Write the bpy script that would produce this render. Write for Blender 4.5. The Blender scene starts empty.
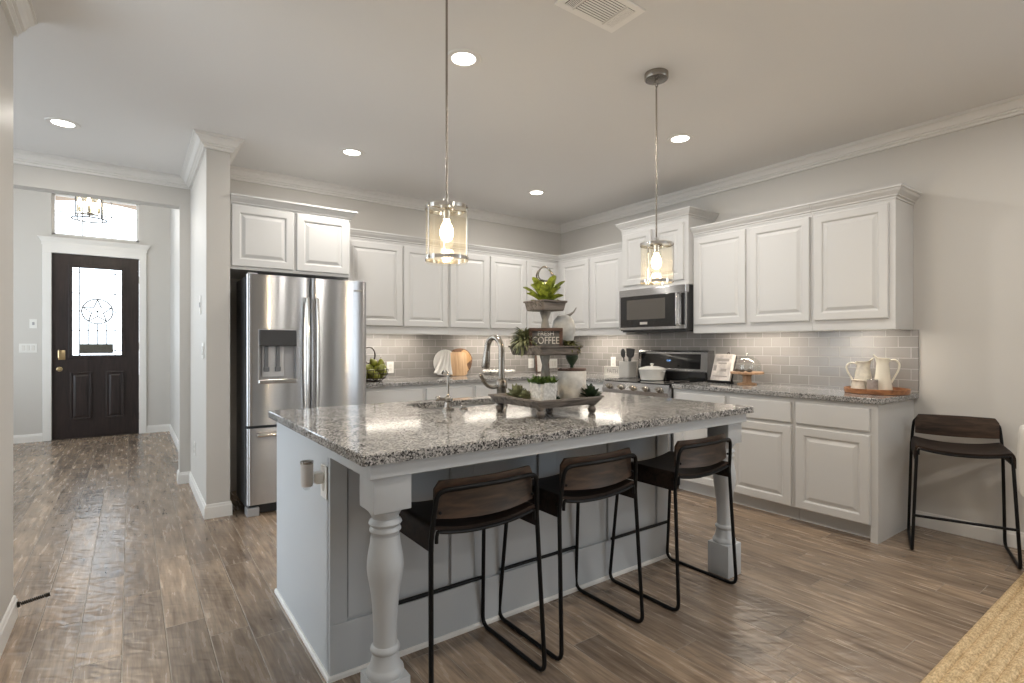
import bpy, bmesh, math, random
from mathutils import Vector, Matrix
random.seed(7)
PI = math.pi
SC = bpy.context.scene
COL = SC.collection

# ------------------------------------------------------------------ camera
cam = bpy.data.cameras.new('camera')
cam.sensor_fit = 'HORIZONTAL'
cam.sensor_width = 36.0
cam.lens = 36.0 * 526.0 / 1024.0
cam.shift_y = 3.5 / 1024.0
cam.clip_start = 0.05
camo = bpy.data.objects.new('camera', cam)
camo.location = (0, 0, 1.27)
camo.rotation_euler = (PI / 2, 0, -math.atan(381.0 / 526.0))
COL.objects.link(camo)
SC.camera = camo

# ------------------------------------------------------------------ world and exposure
SC.view_settings.view_transform = 'Standard'
SC.view_settings.look = 'None'
SC.view_settings.gamma = 1.0
SC.view_settings.use_curve_mapping = False
SC.view_settings.exposure = 0.14
W = bpy.data.worlds.new('daylight')
SC.world = W
W.use_nodes = True
bg = W.node_tree.nodes['Background']
bg.inputs[0].default_value = (0.82, 0.91, 1.0, 1)
bg.inputs[1].default_value = 5.5
SC.cycles.use_denoising = True
SC.cycles.max_bounces = 10
SC.cycles.diffuse_bounces = 6
SC.cycles.glossy_bounces = 5
SC.cycles.transparent_max_bounces = 16
SC.cycles.sample_clamp_indirect = 6.0

def area_light(name, loc, rot, sx, sy, energy, color=(1, 1, 1), portal=False, shape='RECTANGLE', spread=None):
    l = bpy.data.lights.new(name, 'AREA')
    l.shape = shape
    l.size = sx
    if shape == 'RECTANGLE':
        l.size_y = sy
    l.energy = energy
    l.color = color
    if spread:
        l.spread = spread
    if portal:
        l.cycles.is_portal = True
    o = bpy.data.objects.new(name, l)
    o.location = loc
    o.rotation_euler = rot
    COL.objects.link(o)
    return o

# daylight comes in through window openings in the left and right walls, side hall and foyer (portals guide the sky light)
area_light('window_portal', (-0.60, 2.53, 1.36), (0, -PI / 2, 0), 2.56, 0.90, 1, portal=True)
area_light('window_portal', (4.62, -2.0, 1.475), (0, PI / 2, 0), 1.95, 2.2, 1, portal=True)
area_light('window_portal', (-3.18, 4.5, 1.45), (0, -PI / 2, 0), 2.0, 1.9, 1, portal=True)
area_light('window_portal', (-2.15, 7.6, 1.85), (0, -PI / 2, 0), 2.6, 2.2, 1, portal=True)
area_light('window_portal', (-0.385, 9.40, 1.73), (-PI / 2, 0, 0), 0.56, 1.22, 1, portal=True)
area_light('window_portal', (-0.385, 9.40, 3.02), (-PI / 2, 0, 0), 0.94, 0.54, 1, portal=True)

WARM = (1.0, 0.84, 0.66)
CAN_W = 13.0

# ------------------------------------------------------------------ materials
def new_mat(name):
    m = bpy.data.materials.new(name)
    m.use_nodes = True
    return m, m.node_tree, m.node_tree.nodes['Principled BSDF']

def P(name, col, rough=0.5, metal=0.0, bump=0.0, bscale=60.0, vary=0.0, vscale=8.0, coat=0.0, stretch=(1, 1, 1), spec=None):
    m, nt, b = new_mat(name)
    b.inputs['Base Color'].default_value = (*col, 1)
    b.inputs['Roughness'].default_value = rough
    b.inputs['Metallic'].default_value = metal
    if spec is not None:
        b.inputs['Specular IOR Level'].default_value = spec
    if coat:
        b.inputs['Coat Weight'].default_value = coat
        b.inputs['Coat Roughness'].default_value = 0.1
    if bump or vary:
        tc = nt.nodes.new('ShaderNodeTexCoord')
        mp = nt.nodes.new('ShaderNodeMapping')
        mp.inputs['Scale'].default_value = stretch
        nt.links.new(tc.outputs['Object'], mp.inputs[0])
    if bump:
        n = nt.nodes.new('ShaderNodeTexNoise')
        n.inputs['Scale'].default_value = bscale
        n.inputs['Detail'].default_value = 4
        nt.links.new(mp.outputs[0], n.inputs['Vector'])
        bp = nt.nodes.new('ShaderNodeBump')
        bp.inputs['Strength'].default_value = bump
        bp.inputs['Distance'].default_value = 0.01
        nt.links.new(n.outputs[0], bp.inputs['Height'])
        nt.links.new(bp.outputs[0], b.inputs['Normal'])
    if vary:
        n2 = nt.nodes.new('ShaderNodeTexNoise')
        n2.inputs['Scale'].default_value = vscale
        n2.inputs['Detail'].default_value = 5
        nt.links.new(mp.outputs[0], n2.inputs['Vector'])
        r = nt.nodes.new('ShaderNodeValToRGB')
        r.color_ramp.elements[0].position = 0.3
        r.color_ramp.elements[1].position = 0.7
        r.color_ramp.elements[0].color = (*[max(0, c * (1 - vary)) for c in col], 1)
        r.color_ramp.elements[1].color = (*[min(1, c * (1 + vary)) for c in col], 1)
        nt.links.new(n2.outputs[0], r.inputs[0])
        nt.links.new(r.outputs[0], b.inputs['Base Color'])
    return m

def EMIT(name, col, strength):
    m = bpy.data.materials.new(name)
    m.use_nodes = True
    nt = m.node_tree
    nt.nodes.clear()
    e = nt.nodes.new('ShaderNodeEmission')
    e.inputs[0].default_value = (*col, 1)
    e.inputs[1].default_value = strength
    o = nt.nodes.new('ShaderNodeOutputMaterial')
    nt.links.new(e.outputs[0], o.inputs[0])
    return m

def THIN_GLASS(name, tint=(1, 1, 1), ior=1.45, rough=0.02, bump=0.0, milk=0.0):
    m = bpy.data.materials.new(name)
    m.use_nodes = True
    nt = m.node_tree
    nt.nodes.clear()
    t = nt.nodes.new('ShaderNodeBsdfTransparent')
    t.inputs[0].default_value = (*tint, 1)
    g = nt.nodes.new('ShaderNodeBsdfGlossy')
    g.inputs['Roughness'].default_value = rough
    lw = nt.nodes.new('ShaderNodeLayerWeight')
    lw.inputs[0].default_value = 0.5
    f = nt.nodes.new('ShaderNodeMath')
    f.operation = 'POWER'
    f.inputs[1].default_value = 4.0
    nt.links.new(lw.outputs['Facing'], f.inputs[0])
    f2 = nt.nodes.new('ShaderNodeMath')
    f2.operation = 'MULTIPLY_ADD'
    f2.inputs[1].default_value = 0.55
    f2.inputs[2].default_value = (ior - 1) ** 2 / (ior + 1) ** 2
    nt.links.new(f.outputs[0], f2.inputs[0])
    mx = nt.nodes.new('ShaderNodeMixShader')
    o = nt.nodes.new('ShaderNodeOutputMaterial')
    nt.links.new(f2.outputs[0], mx.inputs[0])
    if milk:
        tl = nt.nodes.new('ShaderNodeBsdfTranslucent')
        tl.inputs[0].default_value = (0.95, 0.86, 0.68, 1)
        m2 = nt.nodes.new('ShaderNodeMixShader')
        m2.inputs[0].default_value = milk
        nt.links.new(t.outputs[0], m2.inputs[1])
        nt.links.new(tl.outputs[0], m2.inputs[2])
        nt.links.new(m2.outputs[0], mx.inputs[1])
    else:
        nt.links.new(t.outputs[0], mx.inputs[1])
    nt.links.new(g.outputs[0], mx.inputs[2])
    nt.links.new(mx.outputs[0], o.inputs[0])
    if bump:
        tc = nt.nodes.new('ShaderNodeTexCoord')
        n = nt.nodes.new('ShaderNodeTexNoise')
        n.inputs['Scale'].default_value = 40
        bp = nt.nodes.new('ShaderNodeBump')
        bp.inputs['Strength'].default_value = bump
        bp.inputs['Distance'].default_value = 0.004
        nt.links.new(tc.outputs['Object'], n.inputs['Vector'])
        nt.links.new(n.outputs[0], bp.inputs['Height'])
        nt.links.new(bp.outputs[0], g.inputs['Normal'])
    return m

def math_node(nt, op, a, b=None, c=None):
    n = nt.nodes.new('ShaderNodeMath')
    n.operation = op
    for i, v in enumerate((a, b, c)):
        if v is None:
            continue
        if isinstance(v, (int, float)):
            n.inputs[i].default_value = v
        else:
            nt.links.new(v, n.inputs[i])
    return n.outputs[0]

def ramp_node(nt, fac, stops):
    r = nt.nodes.new('ShaderNodeValToRGB')
    els = r.color_ramp.elements
    while len(els) < len(stops):
        els.new(0.5)
    for e, (p, c) in zip(els, stops):
        e.position = p
        e.color = (*c, 1)
    nt.links.new(fac, r.inputs[0])
    return r.outputs[0]

def mix_node(nt, mode, fac, a, b):
    n = nt.nodes.new('ShaderNodeMix')
    n.data_type = 'RGBA'
    n.blend_type = mode
    for sock, v in ((n.inputs[0], fac), (n.inputs[6], a), (n.inputs[7], b)):
        if isinstance(v, (int, float)):
            sock.default_value = v
        elif isinstance(v, tuple):
            sock.default_value = (*v, 1)
        else:
            nt.links.new(v, sock)
    return n.outputs[2]

def comb(nt, x, y, z):
    n = nt.nodes.new('ShaderNodeCombineXYZ')
    for i, v in enumerate((x, y, z)):
        if isinstance(v, (int, float)):
            n.inputs[i].default_value = v
        else:
            nt.links.new(v, n.inputs[i])
    return n.outputs[0]

def floor_material():
    m, nt, b = new_mat('wood_look_tile')
    tc = nt.nodes.new('ShaderNodeTexCoord')
    sp = nt.nodes.new('ShaderNodeSeparateXYZ')
    nt.links.new(tc.outputs['Object'], sp.inputs[0])
    PW, PL = 0.154, 0.92
    cx = math_node(nt, 'DIVIDE', math_node(nt, 'ADD', sp.outputs[0], 0.029 + PW * 100), PW)
    col = math_node(nt, 'FLOOR', cx)
    fx = math_node(nt, 'FRACT', cx)
    wn = nt.nodes.new('ShaderNodeTexWhiteNoise')
    wn.noise_dimensions = '1D'
    nt.links.new(col, wn.inputs['W'])
    yy = math_node(nt, 'ADD', math_node(nt, 'DIVIDE', sp.outputs[1], PL), math_node(nt, 'MULTIPLY_ADD', wn.outputs[0], 13.0, 50.0))
    row = math_node(nt, 'FLOOR', yy)
    fy = math_node(nt, 'FRACT', yy)
    wid = nt.nodes.new('ShaderNodeTexWhiteNoise')
    wid.noise_dimensions = '2D'
    nt.links.new(comb(nt, col, row, 0), wid.inputs['Vector'])
    pid = wid.outputs[0]
    ex = math_node(nt, 'MULTIPLY', math_node(nt, 'MINIMUM', fx, math_node(nt, 'SUBTRACT', 1.0, fx)), PW)
    ey = math_node(nt, 'MULTIPLY', math_node(nt, 'MINIMUM', fy, math_node(nt, 'SUBTRACT', 1.0, fy)), PL)
    edge = math_node(nt, 'MINIMUM', ex, ey)
    mr = nt.nodes.new('ShaderNodeMapRange')
    mr.inputs[1].default_value = 0.0012
    mr.inputs[2].default_value = 0.0030
    nt.links.new(edge, mr.inputs[0])
    tile = mr.outputs[0]
    # grain
    def noise(vec, scale, detail, dist=0.0):
        n = nt.nodes.new('ShaderNodeTexNoise')
        n.inputs['Scale'].default_value = scale
        n.inputs['Detail'].default_value = detail
        n.inputs['Distortion'].default_value = dist
        nt.links.new(vec, n.inputs['Vector'])
        return n.outputs[0]
    off = math_node(nt, 'MULTIPLY', pid, 37.0)
    gx = math_node(nt, 'MULTIPLY', sp.outputs[0], 36.0)
    gy = math_node(nt, 'MULTIPLY', sp.outputs[1], 3.6)
    grain = noise(comb(nt, gx, gy, off), 1.0, 6, 0.35)
    fx2 = math_node(nt, 'MULTIPLY', sp.outputs[0], 140.0)
    fine = noise(comb(nt, fx2, math_node(nt, 'MULTIPLY', sp.outputs[1], 8.0), off), 1.0, 3)
    cloud = noise(comb(nt, math_node(nt, 'MULTIPLY', sp.outputs[0], 7.0), math_node(nt, 'MULTIPLY', sp.outputs[1], 2.2), off), 1.0, 3)
    base = ramp_node(nt, grain, [(0.26, (0.125, 0.096, 0.073)), (0.42, (0.215, 0.170, 0.131)), (0.58, (0.288, 0.232, 0.182)), (0.78, (0.335, 0.275, 0.220))])
    tone = ramp_node(nt, pid, [(0.0, (0.80, 0.77, 0.75)), (0.5, (1.02, 0.98, 0.94)), (1.0, (1.28, 1.21, 1.13))])
    c1 = mix_node(nt, 'MULTIPLY', 1.0, base, tone)
    c2 = mix_node(nt, 'MULTIPLY', 0.8, c1, ramp_node(nt, cloud, [(0.3, (0.66, 0.64, 0.63)), (0.7, (1.28, 1.25, 1.2))]))
    c3 = mix_node(nt, 'MULTIPLY', 0.5, c2, ramp_node(nt, fine, [(0.35, (0.7, 0.69, 0.68)), (0.65, (1.2, 1.2, 1.2))]))
    c4 = mix_node(nt, 'MIX', tile, (0.34, 0.285, 0.23), c3)
    nt.links.new(c4, b.inputs['Base Color'])
    nt.links.new(math_node(nt, 'MULTIPLY_ADD', grain, 0.12, 0.20), b.inputs['Roughness'])
    b.inputs['Specular IOR Level'].default_value = 0.5
    # hand scraped ripples across the planks
    rip = noise(comb(nt, math_node(nt, 'MULTIPLY', sp.outputs[0], 13.0), math_node(nt, 'MULTIPLY_ADD', sp.outputs[0], 10.0, math_node(nt, 'MULTIPLY', sp.outputs[1], 19.0)), off), 1.0, 0.0, 0.8)
    h = math_node(nt, 'MULTIPLY_ADD', rip, 0.8, math_node(nt, 'MULTIPLY_ADD', tile, 0.5, math_node(nt, 'MULTIPLY', grain, 0.05)))
    bp = nt.nodes.new('ShaderNodeBump')
    bp.inputs['Strength'].default_value = 0.8
    bp.inputs['Distance'].default_value = 0.006
    nt.links.new(h, bp.inputs['Height'])
    nt.links.new(bp.outputs[0], b.inputs['Normal'])
    return m

def granite_material():
    m, nt, b = new_mat('speckled_granite')
    tc = nt.nodes.new('ShaderNodeTexCoord')
    def vor(scale):
        v = nt.nodes.new('ShaderNodeTexVoronoi')
        v.inputs['Scale'].default_value = scale
        nt.links.new(tc.outputs['Object'], v.inputs['Vector'])
        s = nt.nodes.new('ShaderNodeSeparateColor')
        nt.links.new(v.outputs['Color'], s.inputs[0])
        return s.outputs[0]
    n = nt.nodes.new('ShaderNodeTexNoise')
    n.inputs['Scale'].default_value = 16
    n.inputs['Detail'].default_value = 6
    nt.links.new(tc.outputs['Object'], n.inputs['Vector'])
    fac = math_node(nt, 'ADD', vor(190), math_node(nt, 'MULTIPLY_ADD', n.outputs[0], 0.9, -0.45))
    c1 = ramp_node(nt, fac, [(0.0, (0.02, 0.02, 0.022)), (0.20, (0.065, 0.065, 0.067)), (0.34, (0.20, 0.198, 0.195)), (0.55, (0.30, 0.296, 0.29)), (0.85, (0.50, 0.49, 0.48))])
    c2 = ramp_node(nt, vor(420), [(0.0, (0.25, 0.25, 0.25)), (0.3, (0.85, 0.84, 0.83)), (1.0, (1.15, 1.14, 1.12))])
    nt.links.new(mix_node(nt, 'MULTIPLY', 0.85, c1, c2), b.inputs['Base Color'])
    b.inputs['Roughness'].default_value = 0.09
    b.inputs['Specular IOR Level'].default_value = 0.4
    return m

def tile_material(name, axis):
    m, nt, b = new_mat(name)
    tc = nt.nodes.new('ShaderNodeTexCoord')
    sp = nt.nodes.new('ShaderNodeSeparateXYZ')
    nt.links.new(tc.outputs['Object'], sp.inputs[0])
    u = sp.outputs[axis]
    br = nt.nodes.new('ShaderNodeTexBrick')
    br.inputs['Scale'].default_value = 1.0
    br.inputs['Brick Width'].default_value = 0.1545
    br.inputs['Row Height'].default_value = 0.0775
    br.inputs['Mortar Size'].default_value = 0.0022
    br.inputs['Mortar Smooth'].default_value = 0.2
    br.inputs['Bias'].default_value = 0.0
    br.inputs['Color1'].default_value = (0.235, 0.220, 0.208, 1)
    br.inputs['Color2'].default_value = (0.285, 0.268, 0.256, 1)
    br.inputs['Mortar'].default_value = (0.42, 0.40, 0.38, 1)
    nt.links.new(comb(nt, math_node(nt, 'ADD', u, 0.03), math_node(nt, 'ADD', sp.outputs[2], -0.93 + 0.0775 * 20 - 0.014), 0), br.inputs['Vector'])
    nt.links.new(br.outputs['Color'], b.inputs['Base Color'])
    nt.links.new(math_node(nt, 'MULTIPLY_ADD', br.outputs['Fac'], 0.5, 0.16), b.inputs['Roughness'])
    bp = nt.nodes.new('ShaderNodeBump')
    bp.invert = True
    bp.inputs['Strength'].default_value = 0.6
    bp.inputs['Distance'].default_value = 0.002
    nt.links.new(br.outputs['Fac'], bp.inputs['Height'])
    nt.links.new(bp.outputs[0], b.inputs['Normal'])
    return m

def wood_material(name, dark, light, rough=0.4, scale=(3, 40, 40), bump=0.15):
    m, nt, b = new_mat(name)
    tc = nt.nodes.new('ShaderNodeTexCoord')
    mp = nt.nodes.new('ShaderNodeMapping')
    mp.inputs['Scale'].default_value = scale
    nt.links.new(tc.outputs['Object'], mp.inputs[0])
    n = nt.nodes.new('ShaderNodeTexNoise')
    n.inputs['Scale'].default_value = 1.0
    n.inputs['Detail'].default_value = 6
    n.inputs['Distortion'].default_value = 1.0
    nt.links.new(mp.outputs[0], n.inputs['Vector'])
    nt.links.new(ramp_node(nt, n.outputs[0], [(0.3, dark), (0.7, light)]), b.inputs['Base Color'])
    b.inputs['Roughness'].default_value = rough
    if bump:
        bp = nt.nodes.new('ShaderNodeBump')
        bp.inputs['Strength'].default_value = bump
        bp.inputs['Distance'].default_value = 0.003
        nt.links.new(n.outputs[0], bp.inputs['Height'])
        nt.links.new(bp.outputs[0], b.inputs['Normal'])
    return m

def wood_material_dull(*a, **k):
    m = wood_material(*a, **k)
    m.node_tree.nodes['Principled BSDF'].inputs['Specular IOR Level'].default_value = 0.22
    return m

def steel_material(name, col, rough, aniso=0.6, scale=(1, 1, 300), arot=0.0):
    m, nt, b = new_mat(name)
    b.inputs['Base Color'].default_value = (*col, 1)
    b.inputs['Metallic'].default_value = 1.0
    tc = nt.nodes.new('ShaderNodeTexCoord')
    mp = nt.nodes.new('ShaderNodeMapping')
    mp.inputs['Scale'].default_value = scale
    nt.links.new(tc.outputs['Object'], mp.inputs[0])
    n = nt.nodes.new('ShaderNodeTexNoise')
    n.inputs['Scale'].default_value = 3
    n.inputs['Detail'].default_value = 3
    nt.links.new(mp.outputs[0], n.inputs['Vector'])
    nt.links.new(math_node(nt, 'MULTIPLY_ADD', n.outputs[0], 0.08, rough - 0.04), b.inputs['Roughness'])
    b.inputs['Anisotropic'].default_value = aniso
    b.inputs['Anisotropic Rotation'].default_value = arot
    tg = nt.nodes.new('ShaderNodeTangent')
    tg.direction_type = 'RADIAL'
    tg.axis = 'Z'
    nt.links.new(tg.outputs[0], b.inputs['Tangent'])
    return m

def jute_material():
    m, nt, b = new_mat('braided_jute')
    tc = nt.nodes.new('ShaderNodeTexCoord')
    sp = nt.nodes.new('ShaderNodeSeparateXYZ')
    nt.links.new(tc.outputs['Object'], sp.inputs[0])
    n = nt.nodes.new('ShaderNodeTexNoise')
    n.inputs['Scale'].default_value = 55
    n.inputs['Detail'].default_value = 6
    nt.links.new(tc.outputs['Object'], n.inputs['Vector'])
    st = nt.nodes.new('ShaderNodeTexNoise')
    st.inputs['Scale'].default_value = 1
    st.inputs['Detail'].default_value = 4
    nt.links.new(comb(nt, math_node(nt, 'MULTIPLY', sp.outputs[0], 60), math_node(nt, 'MULTIPLY', sp.outputs[1], 200), 0), st.inputs['Vector'])
    c = mix_node(nt, 'MULTIPLY', 0.8, ramp_node(nt, n.outputs[0], [(0.3, (0.43, 0.30, 0.155)), (0.7, (0.68, 0.52, 0.31))]), ramp_node(nt, st.outputs[0], [(0.35, (0.6, 0.58, 0.55)), (0.6, (1.1, 1.1, 1.1))]))
    nt.links.new(c, b.inputs['Base Color'])
    b.inputs['Roughness'].default_value = 0.9
    bp = nt.nodes.new('ShaderNodeBump')
    bp.inputs['Strength'].default_value = 0.7
    bp.inputs['Distance'].default_value = 0.005
    nt.links.new(st.outputs[0], bp.inputs['Height'])
    nt.links.new(bp.outputs[0], b.inputs['Normal'])
    return m

M = {
    'wall': P('greige_wall_paint', (0.555, 0.535, 0.505), 0.55, bump=0.06, bscale=140),
    'ceiling': P('ceiling_paint', (0.745, 0.74, 0.735), 0.75, bump=0.10, bscale=110),
    'trim': P('white_trim_paint', (0.74, 0.725, 0.70), 0.35),
    'vent_white': P('white_vent_enamel', (0.88, 0.87, 0.85), 0.4),
    'cabinet': P('white_cabinet_paint', (0.575, 0.572, 0.565), 0.38),
    'cabinet_in': P('cabinet_shadow_gap', (0.30, 0.28, 0.26), 0.7),
    'island': P('grey_island_paint', (0.47, 0.49, 0.51), 0.4),
    'floor': floor_material(),
    'granite': granite_material(),
    'tile_x': tile_material('subway_tile_back', 0),
    'tile_y': tile_material('subway_tile_right', 1),
    'steel': steel_material('brushed_stainless', (0.50, 0.50, 0.51), 0.24, 1.0, arot=0.25),
    'steel_dark': P('dark_grey_enamel', (0.13, 0.135, 0.145), 0.42),
    'nickel': P('brushed_nickel', (0.32, 0.29, 0.255), 0.27, 1.0),
    'chrome': P('polished_nickel', (0.72, 0.70, 0.67), 0.10, 1.0),
    'black_gloss': P('black_gloss', (0.012, 0.012, 0.013), 0.06),
    'black_glass': P('oven_glass', (0.016, 0.015, 0.015), 0.05),
    'black_metal': P('black_powder_coat', (0.006, 0.006, 0.0065), 0.45, spec=0.18),
    'black_plastic': P('black_plastic', (0.02, 0.02, 0.021), 0.45),
    'grey_plastic': P('grey_plastic', (0.36, 0.36, 0.37), 0.4),
    'white_plastic': P('white_plastic', (0.74, 0.73, 0.70), 0.35),
    'stool_wood': wood_material('espresso_stool_wood', (0.014, 0.009, 0.007), (0.075, 0.044, 0.028), 0.36, (4, 45, 45), 0.1),
    'seat_wood_shaded': wood_material_dull('espresso_wood_shaded', (0.005, 0.0035, 0.003), (0.028, 0.016, 0.011), 0.62, (4, 45, 45), 0.1),  # the backrest's espresso wood, darkened to put the seat's shade into the colour
    'door_wood': wood_material('dark_door_wood', (0.008, 0.005, 0.005), (0.028, 0.016, 0.0145), 0.42, (30, 30, 3), 0.15),
    'tray_wood': wood_material('weathered_tray_wood', (0.055, 0.045, 0.038), (0.25, 0.215, 0.185), 0.75, (6, 45, 45), 0.4),
    'post_wood': wood_material('chippy_painted_wood', (0.10, 0.085, 0.07), (0.40, 0.38, 0.345), 0.75, (12, 12, 8), 0.4),
    'acacia': wood_material('acacia_tray_wood', (0.15, 0.055, 0.022), (0.42, 0.185, 0.075), 0.35, (30, 5, 30), 0.1),
    'board_wood': wood_material('light_board_wood', (0.40, 0.235, 0.12), (0.66, 0.45, 0.27), 0.5, (25, 25, 3), 0.1),
    'bark': wood_material('dark_bark_edge', (0.07, 0.035, 0.018), (0.20, 0.10, 0.05), 0.7, (20, 20, 20), 0.3),
    'golden_wood': wood_material('golden_slice_wood', (0.36, 0.19, 0.075), (0.58, 0.36, 0.17), 0.5, (14, 14, 8), 0.1),
    'mango': wood_material('cake_stand_wood', (0.28, 0.15, 0.075), (0.50, 0.32, 0.19), 0.45, (30, 30, 5), 0.1),
    'frame_wood': wood_material('rustic_frame_wood', (0.045, 0.022, 0.015), (0.14, 0.075, 0.05), 0.6, (10, 40, 40), 0.2),
    'cream': P('cream_enamel', (0.74, 0.70, 0.59), 0.22),
    'stoneware': P('mottled_stoneware', (0.60, 0.56, 0.48), 0.3, bump=0.25, bscale=60, vary=0.25, vscale=30),
    'crackle': P('crackled_white_glaze', (0.62, 0.59, 0.54), 0.4, bump=0.3, bscale=30, vary=0.28, vscale=14),
    'speckle': P('speckled_white_planter', (0.62, 0.61, 0.58), 0.6, bump=0.3, bscale=70, vary=0.22, vscale=85),
    'white_enamel': P('white_enamel', (0.70, 0.68, 0.64), 0.2),
    'white_cloth': P('white_cloth', (0.62, 0.60, 0.57), 0.9, bump=0.3, bscale=25),
    'marble': P('white_marble', (0.68, 0.66, 0.64), 0.3, vary=0.08, vscale=9),
    'galvanised': P('grey_white_ceramic', (0.45, 0.45, 0.44), 0.5, vary=0.3, vscale=16),
    'leaf_bright': P('bright_green_leaf', (0.25, 0.30, 0.04), 0.5, vary=0.65, vscale=45),
    'leaf_mid': P('mid_green_leaf', (0.10, 0.17, 0.035), 0.5, vary=0.4, vscale=40),
    'leaf_dark': P('dark_green_leaf', (0.025, 0.045, 0.02), 0.45, vary=0.3, vscale=30),
    'leaf_sage': P('sage_airplant_leaf', (0.22, 0.23, 0.12), 0.6, vary=0.35, vscale=30),
    'leaf_olive': P('olive_leaf', (0.12, 0.12, 0.03), 0.6, vary=0.4, vscale=30),
    'petal': P('yellow_petal', (0.55, 0.36, 0.06), 0.6),
    'pear': P('green_pear_skin', (0.19, 0.20, 0.028), 0.35, vary=0.45, vscale=12),
    'soil': P('brown_soil', (0.05, 0.035, 0.022), 0.9, bump=0.6, bscale=90),
    'rust_wire': P('dark_brown_wire', (0.045, 0.028, 0.02), 0.5, 0.5),
    'paper': P('off_white_paper', (0.68, 0.65, 0.60), 0.7, vary=0.05, vscale=60),
    'print_grey': P('grey_print', (0.30, 0.27, 0.25), 0.7),
    'ink': P('dark_ink', (0.03, 0.03, 0.03), 0.7),
    'white_paint': P('painted_white_letters', (0.72, 0.70, 0.65), 0.6),
    'chalk_grey': P('dark_sign_board', (0.13, 0.125, 0.12), 0.7, vary=0.2, vscale=40),
    'jute': jute_material(),
    'lens': EMIT('can_light_lens', (1.0, 0.95, 0.86), 9.0),
    'bulb': EMIT('pendant_bulb_glow', (1.0, 0.82, 0.56), 16.0),
    'candle': EMIT('chandelier_bulb_glow', (1.0, 0.86, 0.66), 14.0),
    'led': EMIT('led_strip_glow', (1.0, 0.90, 0.76), 1.5),
    'clock': EMIT('blue_clock_digits', (0.25, 0.5, 1.0), 2.0),
    'glass': THIN_GLASS('clear_glass', (0.95, 0.96, 0.96), 1.9, 0.02),
    'amber_glass': THIN_GLASS('seeded_amber_glass', (0.97, 0.95, 0.89), 1.35, 0.03, 0.15, 0.014),
    'window_glass': THIN_GLASS('window_glass', (0.97, 0.98, 0.98)),
    'leaded_glass': THIN_GLASS('leaded_glass', (0.93, 0.94, 0.94), 1.45, 0.08),
    'lead': P('lead_came', (0.12, 0.11, 0.10), 0.6),
    'muntin': P('grey_muntin', (0.42, 0.42, 0.41), 0.5),
    'brass': P('aged_brass', (0.55, 0.42, 0.24), 0.28, 1.0),
    'door_plaque': P('dark_plaque', (0.085, 0.08, 0.065), 0.6, bump=0.4, bscale=60, vary=0.3, vscale=60),
    'porch': P('tan_porch_stucco', (0.42, 0.32, 0.245), 0.85, bump=0.2, bscale=30),
    'ground': P('porch_concrete', (0.42, 0.37, 0.32), 0.9),
    'sink_steel': steel_material('sink_steel', (0.42, 0.41, 0.39), 0.3),
    'rubber': P('dark_rubber', (0.02, 0.02, 0.02), 0.7),
    'spring': P('dark_bronze', (0.035, 0.028, 0.022), 0.4, 0.8),
    'pink_beige': P('grey_beige_plastic', (0.56, 0.53, 0.50), 0.45),
}

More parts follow.
